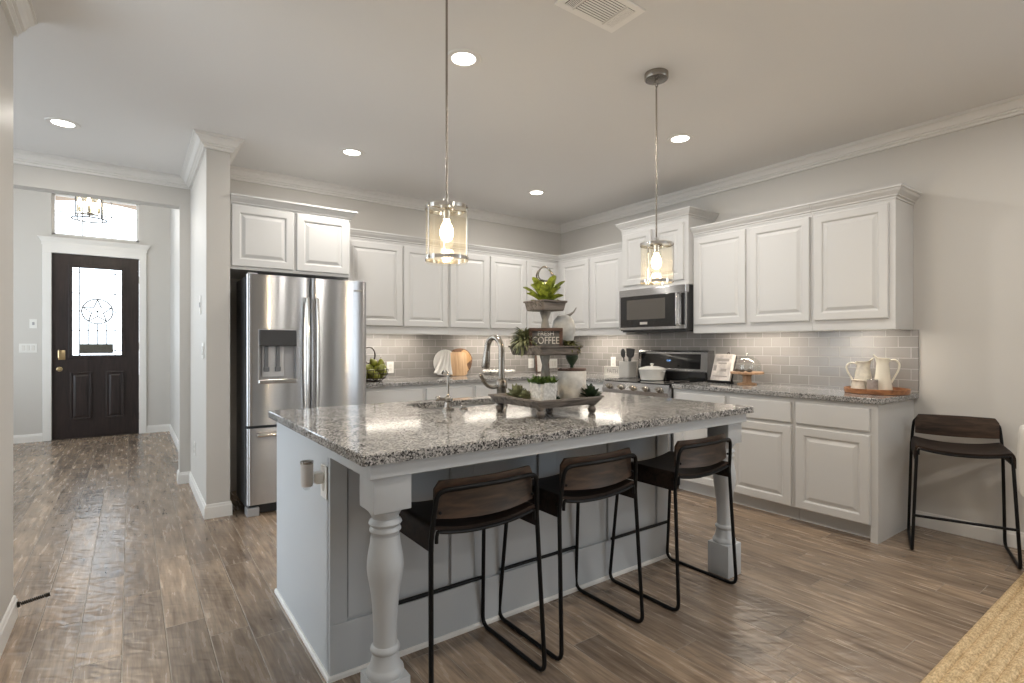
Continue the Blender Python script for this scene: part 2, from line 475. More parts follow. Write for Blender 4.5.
# ------------------------------------------------------------------ mesh helpers
class MB:
    def __init__(self):
        self.v, self.f, self.s = [], [], []
    def add(self, vs, fs, smooth=False, mat=None):
        b = len(self.v)
        for p in vs:
            p = Vector(p)
            self.v.append(mat @ p if mat is not None else p)
        for f in fs:
            self.f.append([i + b for i in f])
            self.s.append(smooth)
        return self
    def bm(self, bm, smooth=False, mat=None):
        bm.verts.index_update()
        self.add([v.co.copy() for v in bm.verts], [[v.index for v in f.verts] for f in bm.faces], smooth, mat)
        bm.free()
        return self
    def box(self, x0, x1, y0, y1, z0, z1, bevel=0.0, mat=None, seg=2):
        bm = bmesh.new()
        bmesh.ops.create_cube(bm, size=1.0)
        for v in bm.verts:
            v.co = Vector(((x0 + x1) / 2 + v.co.x * (x1 - x0), (y0 + y1) / 2 + v.co.y * (y1 - y0), (z0 + z1) / 2 + v.co.z * (z1 - z0)))
        if bevel:
            bmesh.ops.bevel(bm, geom=list(bm.edges), offset=bevel, segments=seg, affect='EDGES', profile=0.5)
        return self.bm(bm, False, mat)
    def lathe(self, prof, segs=32, c=(0, 0, 0), mat=None, smooth=True, caps=True):
        """prof: list of (radius, z) from bottom to top"""
        vs, fs = [], []
        n = len(prof)
        for (r, z) in prof:
            for k in range(segs):
                a = 2 * PI * k / segs
                vs.append((c[0] + r * math.cos(a), c[1] + r * math.sin(a), c[2] + z))
        for i in range(n - 1):
            for k in range(segs):
                k2 = (k + 1) % segs
                fs.append([i * segs + k, i * segs + k2, (i + 1) * segs + k2, (i + 1) * segs + k])
        self.add(vs, fs, smooth, mat)
        if caps:
            if prof[0][0] > 1e-5:
                self.add(vs[:segs], [list(range(segs))[::-1]], False, mat)
            if prof[-1][0] > 1e-5:
                self.add(vs[-segs:], [list(range(segs))], False, mat)
        return self
    def tube(self, pts, r, segs=10, closed=False, mat=None, caps=True):
        pts = [Vector(p) for p in pts]
        n = len(pts)
        rr = r if isinstance(r, (list, tuple)) else [r] * n
        tang = []
        for i in range(n):
            if closed:
                t = pts[(i + 1) % n] - pts[i - 1]
            elif i == 0:
                t = pts[1] - pts[0]
            elif i == n - 1:
                t = pts[-1] - pts[-2]
            else:
                t = (pts[i + 1] - pts[i]).normalized() + (pts[i] - pts[i - 1]).normalized()
            tang.append(t.normalized() if t.length > 1e-9 else Vector((0, 0, 1)))
        ref = Vector((0, 0, 1)) if abs(tang[0].z) < 0.9 else Vector((1, 0, 0))
        nrm = (ref - tang[0] * ref.dot(tang[0])).normalized()
        vs, fs = [], []
        for i in range(n):
            nrm = nrm - tang[i] * nrm.dot(tang[i])
            if nrm.length < 1e-6:
                nrm = tang[i].orthogonal()
            nrm.normalize()
            bn = tang[i].cross(nrm)
            for k in range(segs):
                a = 2 * PI * k / segs
                vs.append(pts[i] + (nrm * math.cos(a) + bn * math.sin(a)) * rr[i])
        m = n if closed else n - 1
        for i in range(m):
            j = (i + 1) % n
            for k in range(segs):
                k2 = (k + 1) % segs
                fs.append([i * segs + k, i * segs + k2, j * segs + k2, j * segs + k])
        self.add(vs, fs, True, mat)
        if caps and not closed:
            self.add(vs[:segs], [list(range(segs))[::-1]], False, mat)
            self.add(vs[-segs:], [list(range(segs))], False, mat)
        return self
    def prism(self, poly, z0, z1, mat=None, smooth=False):
        n = len(poly)
        vs = [(x, y, z0) for x, y in poly] + [(x, y, z1) for x, y in poly]
        fs = [list(range(n))[::-1], list(range(n, 2 * n))]
        self.add(vs, fs, False, mat)
        self.add(vs, [[i, (i + 1) % n, n + (i + 1) % n, n + i] for i in range(n)], smooth, mat)
        return self
    def sphere(self, c, r, sx=1, sy=1, sz=1, segs=20, rings=12, mat=None):
        prof = [(r * math.sin(PI * i / rings), -r * math.cos(PI * i / rings)) for i in range(rings + 1)]
        vs, fs = [], []
        for (q, z) in prof:
            for k in range(segs):
                a = 2 * PI * k / segs
                vs.append((c[0] + q * math.cos(a) * sx, c[1] + q * math.sin(a) * sy, c[2] + z * sz))
        for i in range(rings):
            for k in range(segs):
                k2 = (k + 1) % segs
                fs.append([i * segs + k, i * segs + k2, (i + 1) * segs + k2, (i + 1) * segs + k])
        return self.add(vs, fs, True, mat)
    def grid(self, rows, smooth=True, mat=None, closed_u=False):
        """rows: list of equal-length point lists"""
        n, m = len(rows), len(rows[0])
        vs = [p for r in rows for p in r]
        fs = []
        for i in range(n - 1):
            for j in range(m if closed_u else m - 1):
                j2 = (j + 1) % m
                fs.append([i * m + j, i * m + j2, (i + 1) * m + j2, (i + 1) * m + j])
        return self.add(vs, fs, smooth, mat)
    def loops(self, loops, smooth=False, mat=None, cap0=True, cap1=True):
        """closed loops of equal count, bridged"""
        m = len(loops[0])
        vs = [p for l in loops for p in l]
        fs = []
        for i in range(len(loops) - 1):
            for j in range(m):
                j2 = (j + 1) % m
                fs.append([i * m + j, i * m + j2, (i + 1) * m + j2, (i + 1) * m + j])
        self.add(vs, fs, smooth, mat)
        if cap0:
            self.add(loops[0], [list(range(m))[::-1]], False, mat)
        if cap1:
            self.add(loops[-1], [list(range(m))], False, mat)
        return self
    def build(self, name, mat, parent=None, loc=None, sharp=40):
        me = bpy.data.meshes.new(name)
        me.from_pydata([tuple(v) for v in self.v], [], self.f)
        bm = bmesh.new()
        bm.from_mesh(me)
        bmesh.ops.remove_doubles(bm, verts=bm.verts, dist=1e-5)
        bmesh.ops.recalc_face_normals(bm, faces=bm.faces)
        bm.to_mesh(me)
        bm.free()
        anysm = any(self.s)
        for p in me.polygons:
            p.use_smooth = anysm
        if anysm:
            try:
                me.set_sharp_from_angle(angle=math.radians(sharp))
            except Exception:
                pass
        me.materials.append(M[mat] if isinstance(mat, str) else mat)
        o = bpy.data.objects.new(name, me)
        COL.objects.link(o)
        if parent is not None:
            o.parent = parent
        if loc is not None:
            o.location = loc
        return o

def fillet(pts, r, n=6):
    pts = [Vector(p) for p in pts]
    out = [pts[0]]
    for i in range(1, len(pts) - 1):
        a, b, c = pts[i - 1], pts[i], pts[i + 1]
        d1, d2 = (a - b), (c - b)
        rr = min(r, d1.length * 0.49, d2.length * 0.49)
        p1, p2 = b + d1.normalized() * rr, b + d2.normalized() * rr
        for k in range(n + 1):
            t = k / n
            out.append(p1 * (1 - t) ** 2 + b * 2 * t * (1 - t) + p2 * t ** 2)
    out.append(pts[-1])
    return out

def sweep(mb, path, side, ztop, prof, closed=False):
    """sweep profile [(out, down)] along an xy path with mitred corners; side=+1 offsets to the left of travel"""
    n = len(path)
    P2 = [Vector((p[0], p[1])) for p in path]
    rows = []
    for (o, d) in prof:
        row = []
        for i in range(n):
            ds = []
            if i > 0 or closed:
                ds.append((P2[i] - P2[i - 1]).normalized())
            if i < n - 1 or closed:
                ds.append((P2[(i + 1) % n] - P2[i]).normalized())
            ns = [Vector((-q.y, q.x)) * side for q in ds]
            if len(ns) == 2:
                m = (ns[0] + ns[1])
                m = m / max(1e-6, (1 + ns[0].dot(ns[1])))
            else:
                m = ns[0]
            p = P2[i] + m * o
            row.append(Vector((p.x, p.y, ztop - d)))
        rows.append(row)
    k = len(prof)
    loops = [[rows[j][i] for j in range(k)] for i in range(n)]
    if closed:
        loops.append(loops[0])
        mb.loops(loops, cap0=False, cap1=False)
    else:
        mb.loops(loops)
    return mb

CROWN = [(0.0, 0.0), (0.085, 0.0), (0.085, 0.013), (0.076, 0.013), (0.076, 0.021), (0.060, 0.029), (0.048, 0.044), (0.042, 0.059), (0.030, 0.062), (0.030, 0.073), (0.018, 0.077), (0.018, 0.094), (0.0, 0.094)]
CABCROWN = [(0.0, 0.0), (0.050, 0.0), (0.050, 0.012), (0.043, 0.016), (0.036, 0.030), (0.022, 0.046), (0.016, 0.052), (0.016, 0.060), (0.006, 0.066), (0.006, 0.078), (0.0, 0.078)]
BASEB = [(0.0, 0.0), (0.004, 0.0), (0.008, 0.006), (0.009, 0.018), (0.013, 0.024), (0.014, 0.105), (0.0, 0.105)]

def panel(mb, O, U, N, w, h, t=0.02, rail=0.058, raised=True):
    """a cabinet door with its raised centre panel: O lower-left back corner, U right, N out, up is z"""
    O, U, N = Vector(O), Vector(U).normalized(), Vector(N).normalized()
    Z = Vector((0, 0, 1))
    def loop(i, d):
        return [O + U * i + Z * i + N * d, O + U * (w - i) + Z * i + N * d, O + U * (w - i) + Z * (h - i) + N * d, O + U * i + Z * (h - i) + N * d]
    ls = [loop(0, 0), loop(0, t - 0.005), loop(0.002, t - 0.002), loop(0.006, t)]
    if raised:
        ls += [loop(rail - 0.006, t), loop(rail, t - 0.002), loop(rail + 0.006, t - 0.010), loop(rail + 0.014, t - 0.010), loop(rail + 0.036, t - 0.001), loop(rail + 0.040, t - 0.001)]
    mb.loops(ls)
    return mb

def empty(name, loc=(0, 0, 0), rz=0.0, label=None, cat=None, group=None, kind=None):
    o = bpy.data.objects.new(name, None)
    o.empty_display_size = 0.1
    o.location = loc
    o.rotation_euler = (0, 0, rz)
    COL.objects.link(o)
    tag(o, label, cat, group, kind)
    return o

def tag(o, label=None, cat=None, group=None, kind=None):
    if label: o['label'] = label
    if cat: o['category'] = cat
    if group: o['group'] = group
    if kind: o['kind'] = kind
    return o

def struct(mb, name, mat, label=None, cat=None):
    o = mb.build(name, mat)
    return tag(o, label, cat, kind='structure')

def copy_tree(src, parent=None):
    c = src.copy()
    COL.objects.link(c)
    if parent is not None:
        c.parent = parent
    for ch in list(src.children):
        copy_tree(ch, c)
    return c

def text(name, body, size, mat, parent=None, loc=(0, 0, 0), rot=(0, 0, 0), extrude=0.001, sx=1.0):
    cu = bpy.data.curves.new(name, 'FONT')
    cu.body = body
    cu.size = size
    cu.extrude = extrude
    cu.align_x = 'CENTER'
    cu.align_y = 'CENTER'
    tmp = bpy.data.objects.new(name + '_tmp', cu)
    COL.objects.link(tmp)
    dg = bpy.context.evaluated_depsgraph_get()
    me = bpy.data.meshes.new_from_object(tmp.evaluated_get(dg))
    bpy.data.objects.remove(tmp)
    bpy.data.curves.remove(cu)
    me.materials.clear()
    me.materials.append(M[mat])
    me.name = name
    o = bpy.data.objects.new(name, me)
    o.location = loc
    o.rotation_euler = rot
    o.scale = (sx, 1, 1)
    COL.objects.link(o)
    if parent is not None:
        o.parent = parent
    return o

# ------------------------------------------------------------------ room shell
CZ, FZ = 2.80, 3.62            # ceilings: kitchen, foyer
RX, BY = 4.49, 5.12            # right wall, back wall
struct(MB().box(-3.2, 4.7, -4.0, 9.4, -0.08, 0.0), 'floor', 'floor', 'wood-look plank tile floor running from kitchen to front door', 'floor')
struct(MB().box(-3.2, 4.7, -4.0, 5.70, CZ, CZ + 0.1), 'ceiling', 'ceiling', 'flat grey-beige kitchen ceiling with recessed lights', 'ceiling')
struct(MB().box(-3.2, 0.62, 5.80, 9.4, FZ, FZ + 0.1), 'ceiling_foyer', 'ceiling', 'higher ceiling over the foyer', 'ceiling')
struct(MB().box(RX, RX + 0.14, -0.9, BY + 0.14, 0, CZ).box(RX, RX + 0.14, -4.0, -3.1, 0, CZ).box(RX, RX + 0.14, -3.1, -0.9, 0, 0.5).box(RX, RX + 0.14, -3.1, -0.9, 2.45, CZ), 'wall_right', 'wall', 'greige right wall behind the range and loose stool', 'wall')
struct(MB().box(0.60, RX + 0.14, BY, BY + 0.14, 0, CZ), 'wall_back', 'wall', 'greige back wall above the upper cabinets', 'wall')
struct(MB().box(0.445, 0.60, 4.42, 5.68, 0, CZ), 'wall_hall', 'wall', 'stub wall end left of the refrigerator', 'wall')
w = MB()
w.box(0.36, 0.60, 5.68, 5.82, 0, FZ).box(-1.75, 0.36, 5.68, 5.82, 2.54, FZ).box(-3.2, -1.75, 5.68, 5.82, 0, FZ)
struct(w, 'wall_foyer', 'wall', 'header wall over the wide opening to the foyer', 'wall')
struct(MB().box(0.47, 0.60, 5.82, 9.25, 0, FZ), 'wall_foyer_right', 'wall', 'right side wall of the foyer', 'wall')
struct(MB().box(-2.3, -2.17, 5.82, 6.5, 0, FZ).box(-2.3, -2.17, 8.7, 9.25, 0, FZ).box(-2.3, -2.17, 6.5, 8.7, 0, .55).box(-2.3, -2.17, 6.5, 8.7, 3.15, FZ), 'wall_foyer_left', 'wall', 'left side wall of the foyer', 'wall')
DY = 9.25
w = MB()
w.box(-2.3, -0.855, DY, DY + 0.14, 0, FZ).box(0.095, 0.62, DY, DY + 0.14, 0, FZ)
w.box(-0.855, 0.095, DY, DY + 0.14, 2.50, 2.74).box(-0.855, 0.095, DY, DY + 0.14, 3.31, FZ)
struct(w, 'wall_front_door', 'wall', 'pale foyer wall around the front door', 'wall')
# left wall with its window opening, side hall and rear wall
w = MB()
LX = -0.443
w.box(LX - 0.12, LX, 2.98, 3.34, 0, CZ).box(LX - 0.12, LX, -4.0, 2.08, 0, CZ)
w.box(LX - 0.12, LX, 2.08, 2.98, 0, 0.08).box(LX - 0.12, LX, 2.08, 2.98, 2.64, CZ)
struct(w, 'wall_left', 'wall', 'left wall ending near the hallway at the left edge', 'wall')
struct(MB().box(-3.2, LX - 0.12, 3.22, 3.34, 0, CZ), 'wall_side_hall', 'wall', 'side hall wall out of sight behind the left wall', 'wall')
struct(MB().box(-3.34, -3.2, 3.22, 3.55, 0, CZ).box(-3.34, -3.2, 5.45, 5.82, 0, CZ).box(-3.34, -3.2, 3.55, 5.45, 0, .45).box(-3.34, -3.2, 3.55, 5.45, 2.45, CZ), 'wall_side_end', 'wall', 'far end wall of the side hall', 'wall')
w = MB()
w.box(LX - 0.12, 4.63, -4.0, -3.86, 0, CZ)
struct(w, 'wall_rear', 'wall', 'plain rear wall behind the camera', 'wall')

# windows that let the daylight in
def big_window(name, axis, a0, a1, z0, z1, pos, label, bays):
    w = MB()
    g = MB()
    def bx(mb, u0, u1, d0, d1, q0, q1):
        if axis == 'y':
            mb.box(d0, d1, u0, u1, q0, q1)
        else:
            mb.box(u0, u1, d0, d1, q0, q1)
    bx(w, a0, a1, pos - .03, pos + .03, z0, z0 + .05); bx(w, a0, a1, pos - .03, pos + .03, z1 - .05, z1)
    for i in range(bays + 1):
        u = a0 + (a1 - a0 - .05) * i / bays
        bx(w, u, u + .05, pos - .03, pos + .03, z0, z1)
    bx(w, a0, a1, pos - .02, pos + .02, (z0 + z1) / 2 - .02, (z0 + z1) / 2 + .02)
    o = struct(w, name, 'trim', label, 'window')
    bx(g, a0 + .02, a1 - .02, pos - .003, pos + .003, z0 + .02, z1 - .02)
    g.build('pane', 'window_glass', o)
big_window('window_2', 'y', 2.08, 2.98, 0.08, 2.64, LX - 0.06, 'tall window in the left wall beside the camera', 1)
big_window('window_5', 'y', -3.1, -0.9, 0.5, 2.45, RX + 0.07, 'window in the right wall behind the camera', 2)
big_window('window_3', 'y', 3.55, 5.45, 0.45, 2.45, -3.27, 'window at the far end of the side hall', 2)
big_window('window_4', 'y', 6.5, 8.7, 0.55, 3.15, -2.235, 'tall window in the left foyer wall', 2)

# crown mouldings
def crown(name, path, side, z=CZ, label=None):
    m = MB()
    sweep(m, path, side, z, CROWN)
    return struct(m, name, 'trim', label, 'moulding')
crown('trim_1', [(RX, -3.8), (RX, BY), (0.60, BY), (0.60, 4.42), (0.445, 4.42), (0.445, 5.68), (-3.1, 5.68)], 1, CZ, 'white crown moulding round the kitchen and stub wall')
crown('trim_2', [(LX, -3.8), (LX, 3.34)], -1, CZ, 'white crown moulding ending at upper left corner')
# header edge is plain drywall; baseboards
def baseboard(name, path, side, label):
    m = MB()
    sweep(m, path, side, 0.105, BASEB)
    return struct(m, name, 'trim', label, 'baseboard')
baseboard('baseboard_hall', [(0.60, 4.55), (0.60, 4.42), (0.445, 4.42), (0.445, 5.68), (0.36, 5.68), (0.36, 5.82), (0.47, 5.82), (0.47, DY), (0.175, DY)], -1 if False else 1, 'white baseboard around the stub wall and foyer')
baseboard('baseboard_foyer', [(-0.935, DY), (-2.17, DY)], 1, 'white baseboard left of the front door')
baseboard('baseboard_left', [(LX, -3.8), (LX, 3.34), (LX - .12, 3.34)], -1, 'white baseboard of the left wall')
baseboard('baseboard_right', [(RX, -3.8), (RX, 1.346)], 1, 'white baseboard behind the loose stool')

# ------------------------------------------------------------------ front door, transom, porch
d = empty('door_1', (-0.38, DY, 0), 0, 'dark brown front door with star leaded glass', 'door', kind='structure')
dx = 0.38
m = MB()
X0, X1, Z1 = -0.853, 0.093, 2.497
def lb(mb, x0, x1, z0, z1, y0=0.02, y1=0.065, bevel=0.0):
    mb.box(x0 + dx, x1 + dx, y0, y1, z0, z1, bevel)
gx0, gx1, gz0, gz1 = -0.655, -0.097, 1.12, 2.335
lb(m, X0, gx0, 0.008, Z1); lb(m, gx1, X1, 0.008, Z1); lb(m, gx0, gx1, gz1, Z1); lb(m, gx0, gx1, 0.008, gz0)
for (a, b_) in ((-0.668, -0.436), (-0.284, -0.082)):
    Om = Vector((a + dx, 0.02, 0.255))
    panel(m, Om, (1, 0, 0), (0, -1, 0), b_ - a, 0.645, 0.022, 0.022)
m.build('door_leaf', 'door_wood', d)
m = MB()
for (a, b_, c, e) in ((gx0 - .03, gx1 + .03, gz0 - .03, gz0 + .012), (gx0 - .03, gx1 + .03, gz1 - .012, gz1 + .03), (gx0 - .03, gx0 + .012, gz0, gz1), (gx1 - .012, gx1 + .03, gz0, gz1)):
    lb(m, a, b_, c, e, 0.008, 0.03, 0.004)
m.build('glass_frame', 'door_wood', d)
MB().box(gx0 + dx, gx1 + dx, 0.038, 0.044, gz0, gz1).build('leaded_glass', 'leaded_glass', d)
m = MB()
def came(x0, z0, x1, z1, r=0.0065):
    m.tube([(x0 + dx, 0.036, z0), (x1 + dx, 0.036, z1)], r, 6)
for x in (gx0 + .085, gx1 - .085):
    came(x, gz0, x, gz1)
for z in (gz0 + .07, gz1 - .07, 1.47, 1.98):
    came(gx0, z, gx1, z)
cxs, czs, R_ = -0.376, 1.735, 0.17
m.tube([(cxs + dx + R_ * math.cos(a * PI / 18), 0.036, czs + R_ * math.sin(a * PI / 18)) for a in range(36)], 0.009, 6, closed=True)
star = []
for k in range(10):
    rr = R_ * (0.97 if k % 2 == 0 else 0.40)
    a = PI / 2 + k * PI / 5
    star.append((cxs + rr * math.cos(a), czs + rr * math.sin(a)))
for k in range(10):
    came(star[k][0], star[k][1], star[(k + 1) % 10][0], star[(k + 1) % 10][1], 0.008)
for k in range(5):
    came(cxs, czs, star[2 * k + 1][0], star[2 * k + 1][1], 0.006)
came(gx0, czs, cxs - R_, czs); came(cxs + R_, czs, gx1, czs)
for x in (cxs - .1, cxs, cxs + .1):
    came(x, gz0 + .07, x, czs - 0.16)
m.build('lead_came', 'lead', d)
m = MB()
m.box(-0.845 + dx + .055, -0.845 + dx + .13, 0.004, 0.02, 1.07, 1.20, 0.006)
m.tube(fillet([(-0.79 + dx + .01, 0.004, 1.20), (-0.79 + dx + .01, -0.03, 1.20), (-0.79 + dx + .01, -0.03, 1.10)], .02), 0.010, 8)
m.build('door_handle', 'brass', d)
m = MB()
m.lathe([(0.0, 0.0), (0.032, 0.0), (0.032, 0.012), (0.022, 0.016), (0.024, 0.032), (0.018, 0.042), (0, 0.044)], 18, mat=Matrix.Translation((-0.775 + dx, 0.02, 0.945)) @ Matrix.Rotation(PI / 2, 4, 'X'))
m.build('door_knob', 'brass', d)
for z in (0.25, 1.25, 2.2):
    MB().tube([(X1 + dx + .004, 0.012, z - .05), (X1 + dx + .004, 0.012, z + .05)], 0.009, 8).build('hinge', 'nickel', d)
m = MB()
def casing(x0, x1, z0, z1):
    m.box(x0 + dx, x1 + dx, -0.02, 0.0, z0, z1, 0.004)
casing(-0.945, -0.855, 0, 2.50); casing(0.095, 0.180, 0, 2.50); casing(-0.945, 0.180, 2.50, 2.60)
m.build('casing', 'trim', d)
m = MB()
m.box(-0.955 + dx, 0.19 + dx, -0.024, 0, 2.60, 2.635)
sweep(m, [(-0.955 + dx, -.001), (-0.955 + dx, -0.012), (0.19 + dx, -0.012), (0.19 + dx, -.001)], -1, 2.705, [(o_ * .75, d_ * .9) for o_, d_ in CABCROWN])
m.build('cornice', 'trim', d)
MB().box(-0.855 + dx, 0.095 + dx, -0.005, 0.13, 0.0, 0.008).build('threshold', 'spring', d)

m = MB()
m.box(-0.562, -0.202, DY - 0.001, DY + 0.014, 1.155, 1.285, 0.004)
tag(m.build('door_plaque', 'door_plaque'), 'small dark plaque hanging at the bottom of the front door glass', 'plaque')

t = empty('window_1', (-0.38, DY + .07, 2.74), 0, 'arched porch seen through transom window above front door', 'window', kind='structure')
m = MB()
m.box(-0.475, 0.475, -.03, .03, 0, .03).box(-0.475, 0.475, -.03, .03, .54, .57).box(-0.475, -0.445, -.03, .03, 0, .57).box(.445, .475, -.03, .03, 0, .57)
m.build('window_frame', 'trim', t)
m = MB()
m.box(-.165, -.153, -.012, .012, 0, .57).box(.150, .162, -.012, .012, 0, .57).box(-.475, .475, -.012, .012, .325, .337)
m.build('muntin', 'muntin', t)
MB().box(-.46, .46, -.003, .003, .015, .555).build('pane', 'window_glass', t)

# the porch outside
m = MB()
arch = [(-2.6, 0), (-1.75, 0), (-1.75, 3.05)]
for k in range(0, 25):
    a = PI - PI * k / 24
    arch.append((-0.45 + 1.30 * math.cos(a), 3.05 + 0.58 * math.sin(a)))
arch += [(0.85, 3.05), (0.85, 0), (2.0, 0), (2.0, 4.6), (-2.6, 4.6)]
bmx = bmesh.new()
vs1 = [bmx.verts.new((x, 0, z)) for x, z in arch]
f_ = bmx.faces.new(vs1)
ret = bmesh.ops.extrude_face_region(bmx, geom=[f_])
for v in [g for g in ret['geom'] if isinstance(g, bmesh.types.BMVert)]:
    v.co.y += 0.35
bmesh.ops.triangulate(bmx, faces=[f for f in bmx.faces if len(f.verts) > 4])
m.bm(bmx)
o = struct(m, 'wall_porch', 'porch', 'tan arch of the front porch outside', 'porch arch')
o.location = (0, 10.75, 0)
struct(MB().box(-2.7, 2.1, 9.40, 11.1, 4.0, 4.1).box(-2.7, -2.6, 9.40, 11.1, 0, 4.0).box(2.0, 2.1, 9.40, 11.1, 0, 4.0), 'wall_porch_shade', 'porch', 'unseen ceiling and sides added to shade the porch arch', 'porch')  # unseen enclosure added to keep daylight off the inner side of the arch
struct(MB().box(-8, 8, 9.4, 30, -0.16, -0.10), 'ground', 'ground', 'pale ground outside the front door', 'ground')

# ------------------------------------------------------------------ door stop, switches, outlets
m = MB()
pts = []
for k in range(90):
    a = k * 0.9
    pts.append((0.012 + k * 0.0010, 0.008 * math.cos(a), 0.008 * math.sin(a)))
m.tube(pts, 0.0022, 6)
m.lathe([(0, 0), (0.013, 0), (0.013, 0.010), (0, 0.012)], 12, mat=Matrix.Rotation(PI / 2, 4, 'Y'))
m.tube([(0.10, 0, 0), (0.116, 0, 0)], 0.010, 10)
o = m.build('door_stop', 'spring', loc=(-0.429, 3.33, 0.062))
o.rotation_euler = (0, -0.12, 0.12)
tag(o, 'dark spring door stop sticking out of the left baseboard end', 'door stop')

def plate(name, loc, rz, w, h, kind, label, cat, n=1, group=None):
    """wall plate facing local -y"""
    e = empty(name, loc, rz, label, cat, group)
    MB().box(-w / 2, w / 2, -0.006, 0, -h / 2, h / 2, 0.002).build('plate', 'white_plastic', e)
    for i in range(n):
        cxp = (i - (n - 1) / 2) * 0.046
        if kind == 'outlet':
            for s in (-1, 1):
                mm = MB()
                mm.lathe([(0, 0), (0.016, 0), (0.016, 0.002), (0, 0.002)], 16, mat=Matrix.Translation((cxp, -0.006, s * 0.02)) @ Matrix.Rotation(PI / 2, 4, 'X'))
                mm.build('socket', 'white_enamel', e)
        elif kind == 'rocker':
            MB().box(cxp - .016, cxp + .016, -0.010, -0.005, -.033, .033, 0.003).build('rocker', 'white_enamel', e)
        else:
            MB().box(cxp - .012, cxp + .012, -0.012, -0.005, -.02, .02, 0.003).build('button', 'grey_plastic', e)
    return e
plate('light_switch', (-1.085, DY, 1.23), 0, 0.175, 0.118, 'rocker', 'wide three-rocker light switch left of front door', 'light switch', 3)
plate('doorbell_panel', (-1.035, DY, 1.55), 0, 0.075, 0.12, 'button', 'small single button plate above the wide light switch', 'switch plate')
RZL = -PI / 2
plate('thermostat', (0.445, 4.79, 1.585), RZL, 0.055, 0.145, 'button', 'narrow grey-buttoned plate high on the stub wall side', 'wall plate')
plate('light_switch', (0.445, 4.60, 1.228), RZL, 0.115, 0.118, 'rocker', 'light switch lower on the stub wall side', 'light switch', 2)
plate('wall_outlet', (0.445, 5.25, 0.38), RZL, 0.072, 0.118, 'outlet', 'outlet low on the hall side of stub wall', 'outlet')

# ------------------------------------------------------------------ ceiling fixtures
def can_light(x, y):
    e = empty('recessed_light', (x, y, CZ), 0, None, 'recessed light', 'recessed lights in the ceiling')
    MB().lathe([(0.062, -0.001), (0.066, -0.006), (0.090, -0.006), (0.096, 0.0)], 36, caps=False).build('trim_ring', 'trim', e)
    MB().lathe([(0.0, -0.0025), (0.064, -0.0025)], 36, caps=False).build('lens', 'lens', e)
    return e
can0 = can_light(1.438, 2.425)
CANS_AND_FILL = [((1.438, 2.425), 'largest ceiling light, right of the near pendant rod'),
        ((3.295, 2.425), 'recessed light right of the far pendant rod'),
        ((1.42, 4.125), 'recessed light over the refrigerator side of kitchen'),
        ((3.292, 4.125), 'recessed light nearest the kitchen back corner'),
        ((-0.38, 4.751), 'recessed light over the hallway at left'),
        ((1.438, 0.45), 'unseen fill lamp added over the dining side behind camera'),
        ((3.295, 0.45), 'unseen fill lamp added over the jute rug'),
        ((1.438, -1.8), 'unseen fill lamp added far behind the camera'),
        ((3.295, -1.8), 'unseen fill lamp added in the rear right corner')]
for i, ((x, y), lab) in enumerate(CANS_AND_FILL):
    if i < 5:  # the rest are unseen lamps without fixtures, added for more light
        c = can0 if i == 0 else copy_tree(can0)
        c.location = (x, y, CZ)
        c['label'] = lab
    area_light('can_or_fill_lamp', (x, y, CZ - 0.012), (0, 0, 0), 0.12, 0.12, CAN_W, (1.0, 0.945, 0.87), shape='DISK')

# air vent
v = empty('air_vent', (1.717, 1.69, CZ), 0, 'white three-way ceiling air vent at top edge', 'vent')
m = MB()
m.box(-.185, .185, -.105, -.075, -.008, 0, .003).box(-.185, .185, .075, .105, -.008, 0, .003).box(-.185, -.150, -.08, .08, -.008, 0, .003).box(.150, .185, -.08, .08, -.008, 0, .003)
m.build('vent_frame', 'vent_white', v)
m = MB()
m.box(-.155, .155, -.08, .08, -.002, -.0005)
m.build('duct_dark_sheet', 'black_plastic', v)  # flat black sheet that paints in the dark hollow behind the louvres
m = MB()
for i in range(11):
    y = -.070 + i * .014
    m.box(-.088, .088, -.0042, .0042, -.0007, .0007, mat=Matrix.Translation((0, y, -.009)) @ Matrix.Rotation(-0.12, 4, 'X'))
m.build('louvres', 'vent_white', v)
for s in (-1, 1):
    m = MB()
    for i in range(6):
        x = s * (.102 + i * .0085)
        m.box(-.0028, .0028, -.075, .075, -.0006, .0006, mat=Matrix.Translation((x, 0, -.009)) @ Matrix.Rotation(0.2 * s, 4, 'Y'))
    m.build('side_louvres', 'vent_white', v)
for s in (-1, 1):
    MB().box(s * .0945 - .0035, s * .0945 + .0035, -.08, .08, -.010, 0).build('divider', 'trim', v)

